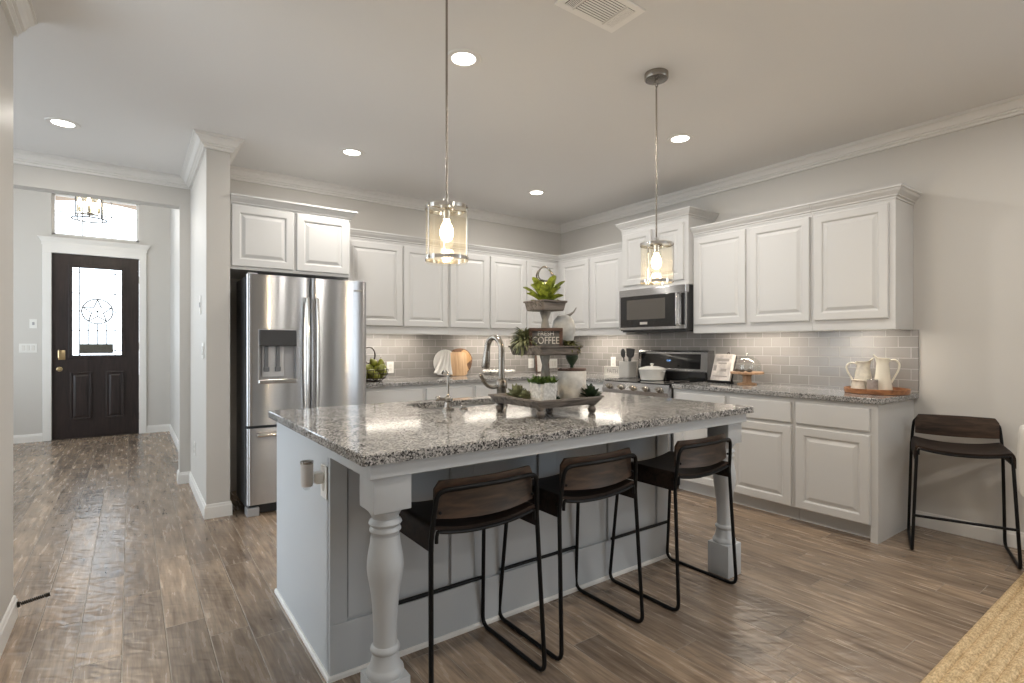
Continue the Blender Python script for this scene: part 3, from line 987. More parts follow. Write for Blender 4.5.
# pendants
def make_pendant():
    e = empty('pendant_light', (2.40, 1.925, CZ), 0, None, 'pendant light', 'glass pendant lights over the island')
    MB().lathe([(0, -.036), (.02, -.036), (.062, -.034), (.0655, -.029), (.0655, 0)], 36).build('canopy', 'nickel', e)
    m = MB()
    m.tube([(0.013 * math.cos(a), 0, -.055 + 0.019 * math.sin(a)) for a in [k * PI / 12 for k in range(24)]], 0.0028, 8, closed=True)
    m.tube([(0.007 * math.cos(a), 0.009 * math.cos(a), -.086 + 0.016 * math.sin(a)) for a in [k * PI / 12 for k in range(24)]], 0.0024, 8, closed=True)
    m.build('chain_link', 'nickel', e)
    MB().tube([(0, 0, -.100), (0, 0, -.925)], .0048, 12).build('rod', 'nickel', e)
    m = MB()
    m.lathe([(.0, -.968), (.034, -.968), (.034, -.956), (.012, -.952), (.012, -.925), (0, -.925)], 28)
    m.tube([(-.0865, 0, -.964), (.0865, 0, -.964)], .003, 8)
    m.build('top_plate', 'chrome', e)
    m = MB()
    m.lathe([(.0865, -.972), (.0895, -.972), (.0895, -.957), (.0865, -.957), (.0865, -.972)], 40, caps=False)
    m.lathe([(.0865, -1.180), (.0895, -1.180), (.0895, -1.165), (.0865, -1.165), (.0865, -1.180)], 40, caps=False)
    for k in range(3):
        a = -.9 + k * 2 * PI / 3
        cxp, cyp = .0905 * math.cos(a), .0905 * math.sin(a)
        m.tube([(cxp, cyp, -1.180), (cxp, cyp, -.957)], .0026, 8)
        m.sphere((cxp, cyp, -1.173), .006, segs=10, rings=8)
        m.sphere((cxp, cyp, -.964), .006, segs=10, rings=8)
    m.build('shade_frame', 'chrome', e)
    MB().lathe([(.0860, -1.190), (.0860, -.953)], 48, caps=False).build('glass_shade', 'amber_glass', e)
    MB().lathe([(0, -1.010), (.016, -1.010), (.018, -.980), (.020, -.966), (0, -.966)], 20).build('socket', 'chrome', e)
    bz = -1.060
    m = MB()
    m.lathe([(0.0, bz - .042), (.012, bz - .040), (.022, bz - .030), (.028, bz - .012), (.028, bz + .004), (.022, bz + .024), (.013, bz + .040), (.012, bz + .052)], 20)
    m.build('bulb', 'bulb', e)
    return e
p0 = make_pendant()
for i, (x, y, lab) in enumerate(((2.40, 1.925, 'farther glass cylinder pendant hanging before the microwave'), (1.06, 1.925, 'nearer glass cylinder pendant hanging left of tiered tray'))):
    p_ = p0 if i == 0 else copy_tree(p0)
    p_.location = (x, y, CZ)
    p_['label'] = lab
    l = bpy.data.lights.new('pendant_lamp', 'POINT')
    l.energy = 9
    l.color = (1.0, 0.78, 0.5)
    l.shadow_soft_size = 0.03
    lo = bpy.data.objects.new('pendant_lamp', l)
    lo.location = (x, y, CZ - 1.125)
    COL.objects.link(lo)

# foyer chandelier
c = empty('foyer_chandelier', (-0.36, 7.2, FZ), 0, 'glass-candle cage chandelier seen below the foyer header', 'chandelier')
MB().lathe([(0, -.03), (.05, -.03), (.06, 0)], 24).build('canopy', 'nickel', c)
MB().tube([(0, 0, -.03), (0, 0, -.99)], .006, 8).build('rod', 'nickel', c)
m = MB()
for z in (-1.01, -.55):
    m.tube([(.15 * math.cos(k * PI / 20), .15 * math.sin(k * PI / 20), z) for k in range(40)], .008, 8, closed=True)
for k in range(4):
    a = PI / 4 + k * PI / 2
    m.tube([(.15 * math.cos(a), .15 * math.sin(a), -1.01), (.15 * math.cos(a), .15 * math.sin(a), -.55)], .006, 8)
m.build('cage', 'steel_dark', c)
m = MB()
m.lathe([(0, -.97), (.03, -.965), (.034, -.94), (.02, -.93), (0, -.93)], 16)
for k in range(4):
    a = k * PI / 2
    m.tube(fillet([(0, 0, -.95), (.08 * math.cos(a), .08 * math.sin(a), -.95), (.08 * math.cos(a), .08 * math.sin(a), -.90)], .03), .006, 8)
m.build('candle_arms', 'nickel', c)
for k in range(4):
    a = k * PI / 2
    X, Y = .08 * math.cos(a), .08 * math.sin(a)
    MB().lathe([(.013, -.93), (.013, -.88)], 12, c=(X, Y, 0)).build('candle_sleeve', 'cream', c)
    MB().lathe([(0, -.88), (.017, -.86), (.020, -.84), (.012, -.80), (0, -.785)], 14, c=(X, Y, 0)).build('bulb', 'candle', c)
    MB().lathe([(.038, -.94), (.038, -.68)], 20, c=(X, Y, 0), caps=False).build('glass_tube', 'amber_glass', c)
l = bpy.data.lights.new('chandelier_lamp', 'POINT'); l.energy = 24; l.color = (1, .88, .72); l.shadow_soft_size = .1
lo = bpy.data.objects.new('chandelier_lamp', l); lo.location = (-0.36, 7.2, FZ - .62); COL.objects.link(lo)

# ------------------------------------------------------------------ cabinets
def cabinet_run(name, label, horiz, u0, u1, front, depth, z0, z1, doors, door_z, drawers=(), drawer_z=None, crown_=None, kick=False, endpanel=None, cat='cabinet', group=None, light=False, t=0.02):
    """horiz 'x': cabinet on the back wall (front plane y=front, faces -y, u is x); 'y': on the right wall (front plane x=front, faces -x, u is y)"""
    if horiz == 'x':
        base = (u0, front, 0)
        F = lambda u, d, z: Vector((u - u0, d, z))
        U, N = (1, 0, 0), (0, -1, 0)
    else:
        base = (front, u0, 0)
        F = lambda u, d, z: Vector((d, u - u0, z))
        U, N = (0, -1, 0), (-1, 0, 0)
    e = empty(name, base, 0, label, cat, group)
    def bx(mb, a0, a1, d0, d1, q0, q1, bevel=0.0):
        A, B = F(a0, d0, q0), F(a1, d1, q1)
        mb.box(min(A.x, B.x), max(A.x, B.x), min(A.y, B.y), max(A.y, B.y), min(A.z, B.z), max(A.z, B.z), bevel)
    m = MB()
    if kick:
        bx(m, u0, u1, 0, depth, 0.105, z1)
        bx(m, u0, u1, 0.075, depth, 0.0, 0.105)
        if endpanel == 'low':
            bx(m, u0, u0 + 0.042, 0, 0.075, 0.0, 0.105)
    else:
        zz = z0 + .035 if light else z0
        bx(m, u0, u1, 0, depth, zz, z1)
        if light:
            bx(m, u0, u1, 0, .02, z0, zz)
            bx(m, u0, u0 + .018, .02, depth, z0, zz)
            bx(m, u1 - .018, u1, .02, depth, z0, zz)
    m.build('cabinet_body', 'cabinet', e)
    for (a, b_) in doors:
        m = MB()
        O = F(a, 0, door_z[0]) if horiz == 'x' else F(b_, 0, door_z[0])
        panel(m, O, U, N, b_ - a, door_z[1] - door_z[0], t)
        m.build('door', 'cabinet', e)
    for (a, b_) in drawers:
        m = MB()
        O = F(a, 0, drawer_z[0]) if horiz == 'x' else F(b_, 0, drawer_z[0])
        panel(m, O, U, N, b_ - a, drawer_z[1] - drawer_z[0], t, raised=False)
        m.build('drawer', 'cabinet', e)
    if crown_:
        m = MB()
        pth, ztop = crown_
        q = [F(a, d_, 0) for (a, d_) in pth]
        side = -1 if horiz == 'x' else 1
        sweep(m, [(p.x, p.y) for p in q], side, ztop, CABCROWN)
        m.build('crown_moulding', 'cabinet', e)
    if light:
        m = MB()
        cu_ = (u0 + u1) / 2; hl_ = (u1 - u0) * .30
        bx(m, cu_ - hl_, cu_ + hl_, depth * .30, depth * .30 + .09, z0 + .024, z0 + .0345)
        m.build('light_strip', 'led', e)
        cu = (u0 + u1) / 2
        L = (u1 - u0) * .6
        c_ = Vector(base) + F(cu, depth * .30 + .045, z0 + .020)
        if horiz == 'x':
            area_light('undercabinet_lamp', c_, (0, 0, 0), L, .09, 6.0 * L, (1, .91, .78))
        else:
            area_light('undercabinet_lamp', c_, (0, 0, 0), .09, L, 6.0 * L, (1, .91, .78))
    return e

UB, UT, UC = 1.378, 2.262, 2.335
DZ = (1.452, 2.236)
UF = 4.79                      # front plane of back-wall uppers
RF = 4.16                      # front plane of right-wall uppers
# back wall uppers: two double units; the last meets the corner
cabinet_run('upper_cabinet', 'white upper cabinet beside the refrigerator, left of back wall run', 'x', 1.522, 2.653, UF, BY - UF - .002, UB, UT, [(1.60, 2.140), (2.157, 2.640)], DZ,
            crown_=([(1.522, 0), (2.653, 0)], UC), light=True)
cabinet_run('upper_cabinet', 'white upper cabinet on back wall behind the tiered tray', 'x', 2.655, RF, UF, BY - UF - .002, UB, UT, [(2.672, 3.143), (3.172, 3.655), (3.672, 4.115)], DZ,
            crown_=([(2.655, 0), (RF, 0)], UC), light=True)
cabinet_run('upper_cabinet', 'white corner upper cabinet left of the microwave', 'y', 3.722, UF, RF, RX - RF - .002, UB, UT, [(3.76, 4.222), (4.262, 4.725)], DZ,
            crown_=([(3.722, 0), (UF, 0)], UC), light=True)
cabinet_run('upper_cabinet', 'white upper cabinet right of the microwave with two doors', 'y', 1.882, 2.918, RF, RX - RF - .002, UB, UT, [(1.897, 2.372), (2.408, 2.900)], DZ,
            crown_=([(1.882, 0), (2.918, 0)], UC), light=True)
cabinet_run('upper_cabinet', 'white single-door upper cabinet at right end above the pitchers', 'y', 1.350, 1.880, RF, RX - RF - .002, UB, UT, [(1.388, 1.866)], DZ,
            crown_=([(1.350, RX - RF - .003), (1.350, 0), (1.880, 0)], UC), light=True)
cabinet_run('microwave_cabinet', 'taller white cabinet right above the microwave', 'y', 2.922, 3.718, 4.09, RX - 4.09 - .002, 1.825, 2.44, [(2.965, 3.300), (3.335, 3.690)], (1.868, 2.39),
            crown_=([(2.922, RX - 4.093), (2.922, 0), (3.718, 0), (3.718, RX - 4.093)], 2.512))
cabinet_run('fridge_cabinet', 'deep white two-door cabinet above the refrigerator', 'x', 0.604, 1.515, 4.45, BY - 4.45 - .002, 1.845, 2.335, [(0.612, 1.056), (1.078, 1.498)], (1.868, 2.330),
            crown_=([(0.604, 0), (1.515, 0), (1.515, BY - 4.453)], 2.405))

BT = 0.893                     # top of base boxes
BF, BFY = 3.855, 4.50
DRZ, BDZ = (0.712, 0.860), (0.112, 0.688)
cabinet_run('base_cabinet', 'white base cabinet at right end of counter near loose stool', 'y', 1.346, 1.868, BF, RX - BF - .002, 0, BT, [(1.388, 1.852)], BDZ, [(1.388, 1.852)], DRZ, kick=True, endpanel='low')
cabinet_run('base_cabinet', 'white two-drawer base cabinet between range and end cabinet', 'y', 1.870, 2.905, BF, RX - BF - .002, 0, BT, [(1.886, 2.362), (2.402, 2.865)], BDZ, [(1.886, 2.362), (2.402, 2.865)], DRZ, kick=True)
cabinet_run('base_cabinet', 'white corner base cabinet left of the range', 'y', 3.715, BFY - .002, BF, RX - BF - .002, 0, BT, [(3.75, 4.44)], BDZ, [(3.75, 4.44)], DRZ, kick=True)
cabinet_run('base_cabinet', 'white base cabinet next to refrigerator under the pear bowl', 'x', 1.60, 2.235, BFY, BY - BFY - .002, 0, BT, [(1.62, 2.212)], BDZ, [(1.62, 2.212)], DRZ, kick=True)
cabinet_run('base_cabinet', 'white base cabinet under the cutting boards', 'x', 2.237, 2.780, BFY, BY - BFY - .002, 0, BT, [(2.255, 2.757)], BDZ, [(2.255, 2.757)], DRZ, kick=True)
cabinet_run('base_cabinet', 'white base cabinet on back wall behind the island faucet', 'x', 2.782, BF - .002, BFY, BY - BFY - .002, 0, BT, [(2.80, 3.30), (3.32, 3.84)], BDZ, [(2.80, 3.30), (3.32, 3.84)], DRZ, kick=True)

# counters
CT, CTB = 0.93, 0.8935
m = MB()
m.box(1.60, RX - .001, BFY - .03, BY - .001, CTB, CT, 0.004)
m.box(BF - .03, RX - .001, 3.712, BFY - .03, CTB, CT, 0.004)
tag(m.build('back_countertop', 'granite'), 'L-shaped speckled granite counter along the back wall and corner', 'countertop')
m = MB().box(BF - .03, RX - .001, 1.318, 2.905, CTB, CT, 0.005)
tag(m.build('side_countertop', 'granite'), 'speckled granite counter on right wall under pitchers and cake stand', 'countertop')
m = MB().box(1.60, RX - .013, BY - .011, BY - .0005, CT, UB)
tag(m.build('back_backsplash', 'tile_x'), 'taupe subway tile backsplash on back wall', 'backsplash')
m = MB().box(RX - .011, RX - .0005, 1.318, BY - .012, CT, UB)
m.box(RX - .011, RX - .0005, 2.922, 3.718, UB, 1.42)
tag(m.build('side_backsplash', 'tile_y'), 'taupe subway tile backsplash on right wall behind the range', 'backsplash')

# outlets on the backsplash
plate('wall_outlet', (2.155, BY - .011, 1.04), 0, 0.075, 0.118, 'outlet', 'outlet on backsplash right of the pear bowl', 'outlet')
plate('wall_outlet', (3.99, BY - .011, 1.045), 0, 0.085, 0.118, 'outlet', 'outlet on backsplash behind tray left of framed print', 'outlet')
plate('light_switch', (4.33, BY - .011, 1.035), 0, 0.165, 0.118, 'rocker', 'wide switch plate on backsplash near the corner behind canister', 'switch plate', 3)
plate('wall_outlet', (RX - .011, 4.20, 1.075), -PI / 2, 0.075, 0.118, 'outlet', 'outlet on right backsplash above small lettered sign', 'outlet')

# ------------------------------------------------------------------ refrigerator
f = empty('refrigerator', (0.69, 4.256, 0), 0, 'stainless french-door refrigerator with water dispenser', 'refrigerator')
FW, FH = 0.905, 1.80
MB().box(0.004, FW - .004, 0.085, 0.52, 0.05, FH - .015, 0.006).build('fridge_body', 'steel_dark', f)
def bowed(x0, x1, bulge=0.014, rim=0.018, yb=0.078, n=14):
    """plan outline of one gently bowed door"""
    pts = [(x0, yb)]
    w_ = x1 - x0
    for k in range(n + 1):
        s = k / n
        x = x0 + w_ * s
        edge = min(s, 1 - s) * w_
        y = 0.014 - bulge * (1 - (2 * s - 1) ** 2)
        if edge < rim:
            y += 0.012 * (1 - edge / rim) ** 2
        pts.append((x, y))
    # insert denser rim
    pts.append((x1, yb))
    return pts
def outline(x0, x1, lo, hi):
    """front curve of the bowed door lo..hi clipped to x0..x1, closed along the back"""
    w_ = hi - lo
    xs = sorted(set([x0, x1] + [lo + w_ * q for q in (0.006, .015, .03, .045, .08, .13, .2, .28, .36, .44, .5, .56, .64, .72, .8, .87, .92, .955, .97, .985, .994)]))
    xs = [x for x in xs if x0 - 1e-9 <= x <= x1 + 1e-9]
    pts = []
    for x in xs:
        s = (x - lo) / w_
        y = 0.014 - 0.016 * (1 - (2 * s - 1) ** 2)
        ed = min(x - lo, hi - x)
        if ed < 0.02:
            y += 0.014 * (1 - ed / 0.02) ** 2
        pts.append((x, y))
    return [(x1, 0.078)] + [(x0, 0.078)] + pts
dsz = (0.072, 0.348, 0.985, 1.388)
DB, DT = 0.672, 1.795
m = MB()
m.prism(outline(0.0, 0.448, 0, .448), DB, dsz[2], smooth=True).prism(outline(0.0, 0.448, 0, .448), dsz[3], DT, smooth=True)
m.prism(outline(0.0, dsz[0], 0, .448), dsz[2], dsz[3], smooth=True).prism(outline(dsz[1], 0.448, 0, .448), dsz[2], dsz[3], smooth=True)
ldoor = m.build('left_door', 'steel', f, sharp=30)
m = MB().prism(outline(0.456, 0.905, .456, .905), DB, DT, smooth=True)
rdoor = m.build('right_door', 'steel', f, sharp=30)
m = MB().prism(outline(0.0, 0.905, -.0, .905), 0.085, 0.652, smooth=True)
fdr = m.build('freezer_drawer', 'steel', f, sharp=30)
def bow_handle(x, par):
    pts = []
    for k in range(13):
        s = k / 12
        z = 0.74 + (1.63 - 0.74) * s
        pts.append((x, -0.034 - 0.022 * (1 - (2 * s - 1) ** 2), z))
    m = MB().tube(pts, 0.0135, 12)
    for z, yy in ((0.75, -.034), (1.62, -.034)):
        m.box(x - .011, x + .011, yy, 0.004, z - .018, z + .018, 0.003)
    m.build('handle', 'nickel' if False else 'chrome', par)
bow_handle(0.418, ldoor); bow_handle(0.490, rdoor)
m = MB().tube([(0.07 + .765 * k / 12, -0.036 - 0.016 * (1 - (k / 6 - 1) ** 2), 0.605) for k in range(13)], 0.0135, 12)
for x in (.08, .825):
    m.box(x - .018, x + .018, -0.038, 0.008, .594, .616, 0.003)
m.build('handle', 'chrome', fdr)
m = MB()
m.box(dsz[0], dsz[0] + .006, -.004, .07, dsz[2], dsz[3]).box(dsz[1] - .006, dsz[1], -.004, .07, dsz[2], dsz[3]).box(dsz[0], dsz[1], -.004, .07, dsz[3] - .006, dsz[3])
m.box(dsz[0], dsz[1], .064, .07, dsz[2], dsz[3])
dsp = m.build('dispenser_recess', 'grey_plastic', ldoor)
MB().box(dsz[0] + .004, dsz[1] - .004, -.007, .05, 1.262, dsz[3] - .004, .006).build('dispenser_panel', P('mirror_black_panel', (0.05, 0.05, 0.052), 0.07), ldoor)
MB().box(dsz[0] + .035, dsz[1] - .085, .045, .062, 1.03, 1.262, .004).build('dispenser_back', P('pale_dispenser_back', (0.50, 0.50, 0.51), 0.4), ldoor)
for x in (.135, .215):
    m = MB().box(x - .013, x + .013, .022, .046, 1.09, 1.262, .004)
    m.box(x - .019, x + .019, .016, .044, 1.07, 1.105, .004)
    m.build('dispenser_paddle', 'steel_dark', ldoor)
MB().box(dsz[0] + .002, dsz[1] - .002, -.012, .064, dsz[2] - .002, dsz[2] + .028, .004).build('drip_tray', 'chrome', ldoor)
MB().box(.79, .865, -.0015, .004, 1.708, 1.722, .001).build('badge', 'chrome', rdoor)
MB().box(0.02, 0.885, 0.05, 0.09, 0.012, 0.08).build('toe_grille', 'black_plastic', f)
for x in (.0, .82):
    MB().box(x, x + .085, 0.015, 0.12, 0.0, 0.062, .006).build('foot', 'grey_plastic', f)
for x in (.01, .83):
    MB().box(x, x + .065, 0.03, 0.15, 1.785, 1.808, .005).build('hinge_cover', 'grey_plastic', f)

# ------------------------------------------------------------------ island
IX0, IX1, IY0, IY1 = 0.608, 2.618, 2.02, 2.905
isl = empty('kitchen_island', (1.70, 2.30, 0), 0, 'grey painted island with turned legs at the seating side', 'island')
ox, oy = 1.70, 2.30
def ib(mb, x0, x1, y0, y1, z0, z1, bevel=0.0):
    mb.box(x0 - ox, x1 - ox, y0 - oy, y1 - oy, z0, z1, bevel)
m = MB()
ib(m, IX0 + .018, IX1 - .018, IY0 + .02, IY1, 0, 0.60)
ib(m, IX0 + .018, 1.15, IY0 + .02, IY1, 0.60, 0.895); ib(m, 2.02, IX1 - .018, IY0 + .02, IY1, 0.60, 0.895); ib(m, 1.15, 2.02, IY0 + .02, 2.44, 0.60, 0.895); ib(m, 1.15, 2.02, 2.86, IY1, .60, .895)
m.build('island_body', 'island', isl)
m = MB(); ib(m, IX0, IX0 + .018, IY0 + .012, IY1, 0.0, 0.895); m.build('left_end_panel', 'island', isl)
m = MB(); ib(m, IX1 - .018, IX1, IY0 + .012, IY1, 0.0, 0.895); m.build('right_end_panel', 'island', isl)
# seating face: rails, stiles and recessed vertical boards
m = MB()
ib(m, IX0, IX1, IY0 + .006, IY0 + .02, 0, .895)
ib(m, IX0, IX1, IY0 - .008, IY0 + .006, 0.0, 0.205, .002)
for xa, xb in ((IX0, IX0 + .066), (1.131, 1.246), (1.620, 1.732), (2.105, 2.217), (IX1 - .10, IX1)):
    ib(m, xa, xb, IY0 - .008, IY0 + .006, 0.2055, .895, .002)
m.build('seating_side_frame', 'island', isl)
for xa, xb in ((IX0 + .066, 1.131), (1.246, 1.620), (1.732, 2.105), (2.217, IX1 - .10)):
    m = MB()
    O = Vector((xa + .004 - ox, IY0 + .006 - oy, 0.210))
    panel(m, O, (1, 0, 0), (0, -1, 0), xb - xa - .008, .68, .004, 0.0, False)
    m.build('recessed_panel', 'island', isl)
m = MB()
sweep(m, [(IX1 - ox, IY1 - oy), (IX1 - ox, IY0 - .008 - oy), (IX0 - ox, IY0 - .008 - oy), (IX0 - ox, IY1 - oy)], 1, .018, [(0, 0), (.006, 0), (.011, .006), (.012, .018), (0, .018)])
m.build('shoe_moulding', 'trim', isl)
# overhang trim
m = MB()
ib(m, IX0 - .003, 2.752, 1.592, 1.612, .846, .896, .002)
ib(m, IX0 - .003, IX0 + .017, 1.6125, IY0 + .011, .846, .896, .002)
ib(m, 2.732, 2.752, 1.6125, IY0 + .0795, .846, .896, .002)
ib(m, IX1 + .001, 2.752, IY0 + .08, IY0 + .1, .846, .896, .002)
m.build('apron', 'island', isl)
def turned_leg(x0, y0):
    S = .130
    cxl, cyl = x0 + S / 2 - ox, y0 + S / 2 - oy
    m = MB()
    h = S / 2
    m.box(cxl - h, cxl + h, cyl - h, cyl + h, .729, .896, .002)
    m.lathe([(.052, .729), (.056, .722), (.046, .704), (.043, .696), (.052, .688), (.055, .680), (.050, .672), (.046, .669), (.052, .660), (.0525, .655), (.046, .648), (.0455, .640)][::-1], 40, c=(cxl, cyl, 0), caps=False)
    prof = []
    for k in range(25):
        s = k / 24
        z = .640 - (.640 - .275) * s
        r = .0450 + .0155 * math.exp(-((s - .28) / .20) ** 2) - .0065 * math.exp(-((s - .90) / .25) ** 2)
        prof.append((r, z))
    m.lathe(prof[::-1], 40, c=(cxl, cyl, 0), caps=False)
    m.lathe([(.060, .172), (.062, .182), (.060, .194), (.054, .200), (.051, .206), (.046, .225), (.041, .248), (.046, .252), (.049, .259), (.047, .268), (prof[-1][0], .275)], 40, c=(cxl, cyl, 0), caps=False)
    m.box(cxl - h + .002, cxl + h - .002, cyl - h + .002, cyl + h - .002, 0, .175, .003)
    return m.build('leg', 'island', isl)
turned_leg(0.624, 1.609); turned_leg(2.618, 1.618)

# granite top with the sink cut-out
SX0, SX1, SY0, SY1 = 1.262, 1.90, 2.50, 2.805
GX0, GX1, GY0, GY1 = 0.574, 2.795, 1.57, 2.945
m = MB()
def rrect(x0, x1, y0, y1, r, n=5):
    out = []
    for (cx_, cy_, a0) in ((x1 - r, y1 - r, 0), (x0 + r, y1 - r, PI / 2), (x0 + r, y0 + r, PI), (x1 - r, y0 + r, 1.5 * PI)):
        for k in range(n + 1):
            a = a0 + PI / 2 * k / n
            out.append((cx_ + r * math.cos(a), cy_ + r * math.sin(a)))
    return out
zt, zb = CT, CTB + .003
outer = rrect(GX0, GX1, GY0, GY1, .012)
outer_in = rrect(GX0 + .004, GX1 - .004, GY0 + .004, GY1 - .004, .010)
inner = rrect(SX0, SX1, SY0, SY1, .05)
L = lambda pts, z: [Vector((x, y, z)) for x, y in pts]
m.loops([L(inner, zb), L(outer, zb), L(outer, zt - .004), L(outer_in, zt), L(inner, zt), L(inner, zb)], cap0=False, cap1=False)
tag(m.build('island_countertop', 'granite'), 'large speckled granite slab on top of the island', 'countertop')
m = MB()
si = rrect(SX0 + .002, SX1 - .002, SY0 + .002, SY1 - .002, .05)
so = rrect(SX0 - .02, SX1 + .02, SY0 - .02, SY1 + .02, .06)
sb = rrect(SX0 + .02, SX1 - .02, SY0 + .02, SY1 - .02, .06)
m.loops([L(so, zb - .001), L(si, zb - .001), L(sb, .70), L(rrect(SX0 + .3, SX1 - .3, SY0 + .14, SY1 - .14, .01), .697)], cap0=False, cap1=True, smooth=True)
sk = tag(m.build('kitchen_sink', 'sink_steel'), 'steel undermount sink sunk in the island granite', 'sink')
m = MB().lathe([(0, .698), (.04, .699), (.04, .702), (0, .703)], 24, c=((SX0 + SX1) / 2, (SY0 + SY1) / 2, 0))
m.build('drain', 'chrome', sk)

# faucet
fa = empty('kitchen_faucet', (1.668, 2.402, CT), 0, 'tall brushed nickel pull-down faucet on the island', 'faucet')
m = MB().lathe([(.0, 0), (.034, 0), (.034, .008), (.027, .018), (.027, .095), (.032, .102), (.032, .135), (.024, .146), (.0185, .155)], 28)
m.build('faucet_base', 'nickel', fa)
pts = [(0, 0, .12), (0, 0, .315)]
for k in range(1, 16):
    a = PI * k / 17
    pts.append((-.008 * k / 15, .066 - .066 * math.cos(a), .315 + .068 * math.sin(a)))
pts.append((-.010, .133, .300))
MB().tube(pts, .0168, 16).build('spout', 'nickel', fa)
m = MB().tube([(-.010, .132, .308), (-.010, .1345, .288), (-.010, .138, .264), (-.010, .147, .217), (-.010, .149, .207)], [.017, .019, .022, .0245, .022], 18)
m.build('spray_head', 'nickel', fa)
m = MB().tube(fillet([(-.015, 0, .115), (-.060, 0, .105), (-.100, .0, .120), (-.135, 0, .172)], .05), .0105, 12)
m.sphere((-.137, 0, .175), .011, segs=12, rings=8)
m.build('lever', 'nickel', fa)
sd = empty('water_dispenser', (1.33, 2.40, CT), 0, 'slim nickel filtered-water tap left of the main faucet', 'tap')
MB().lathe([(0, 0), (.031, 0), (.031, .012), (.020, .020), (.018, .045), (.024, .052), (.024, .066), (.010, .074), (.006, .082)], 24).build('tap_base', 'nickel', sd)
pts = [(0, 0, .05), (0, 0, .17)] + [(0, .035 - .035 * math.cos(PI * k / 12), .17 + .035 * math.sin(PI * k / 12)) for k in range(1, 11)]
MB().tube(pts, .0055, 10).build('gooseneck', 'nickel', sd)
m = MB().tube([(0, 0, .058), (-.055, .0, .064)], .009, 10)
m.sphere((-.06, 0, .065), .015, segs=10, rings=8)
m.build('lever', 'nickel', sd)
e = empty('disposal_button', (1.425, 2.405, CT), 0, 'small round nickel air-switch button right of slim tap', 'button')
MB().lathe([(0, 0), (.022, 0), (.022, .008), (.017, .010), (0, .010)], 20).build('base_ring', 'nickel', e)
MB().lathe([(0, .010), (.013, .010), (.013, .016), (.010, .018), (0, .018)], 20).build('push_button', 'chrome', e)

# scent plug on the island end
plate('wall_outlet', (IX0, 2.075, 0.742), -PI / 2, .075, .125, 'outlet', 'outlet on island end panel holding the scent plug', 'outlet')
e = empty('scent_plug', (IX0 - .007, 2.085, .76), -PI / 2, 'plug-in scent warmer with cylindrical cup on island end', 'scent warmer')
MB().box(-.02, .02, -.030, 0, -.025, .02, .006).build('plug_body', 'white_plastic', e)
MB().lathe([(.020, -.030), (.022, -.02), (.0235, .056), (.0235, .064), (.019, .064), (.018, .02), (0, .02)], 24, c=(-.005, -.056, 0)).build('cup', 'pink_beige', e)
MB().lathe([(.0237, .056), (.0242, .0655), (.018, .0655)], 24, c=(-.005, -.056, 0), caps=False).build('rim', 'nickel', e)
MB().sphere((-.005, -.056, -.032), .014, segs=14, rings=8).build('cap', 'glass', e)

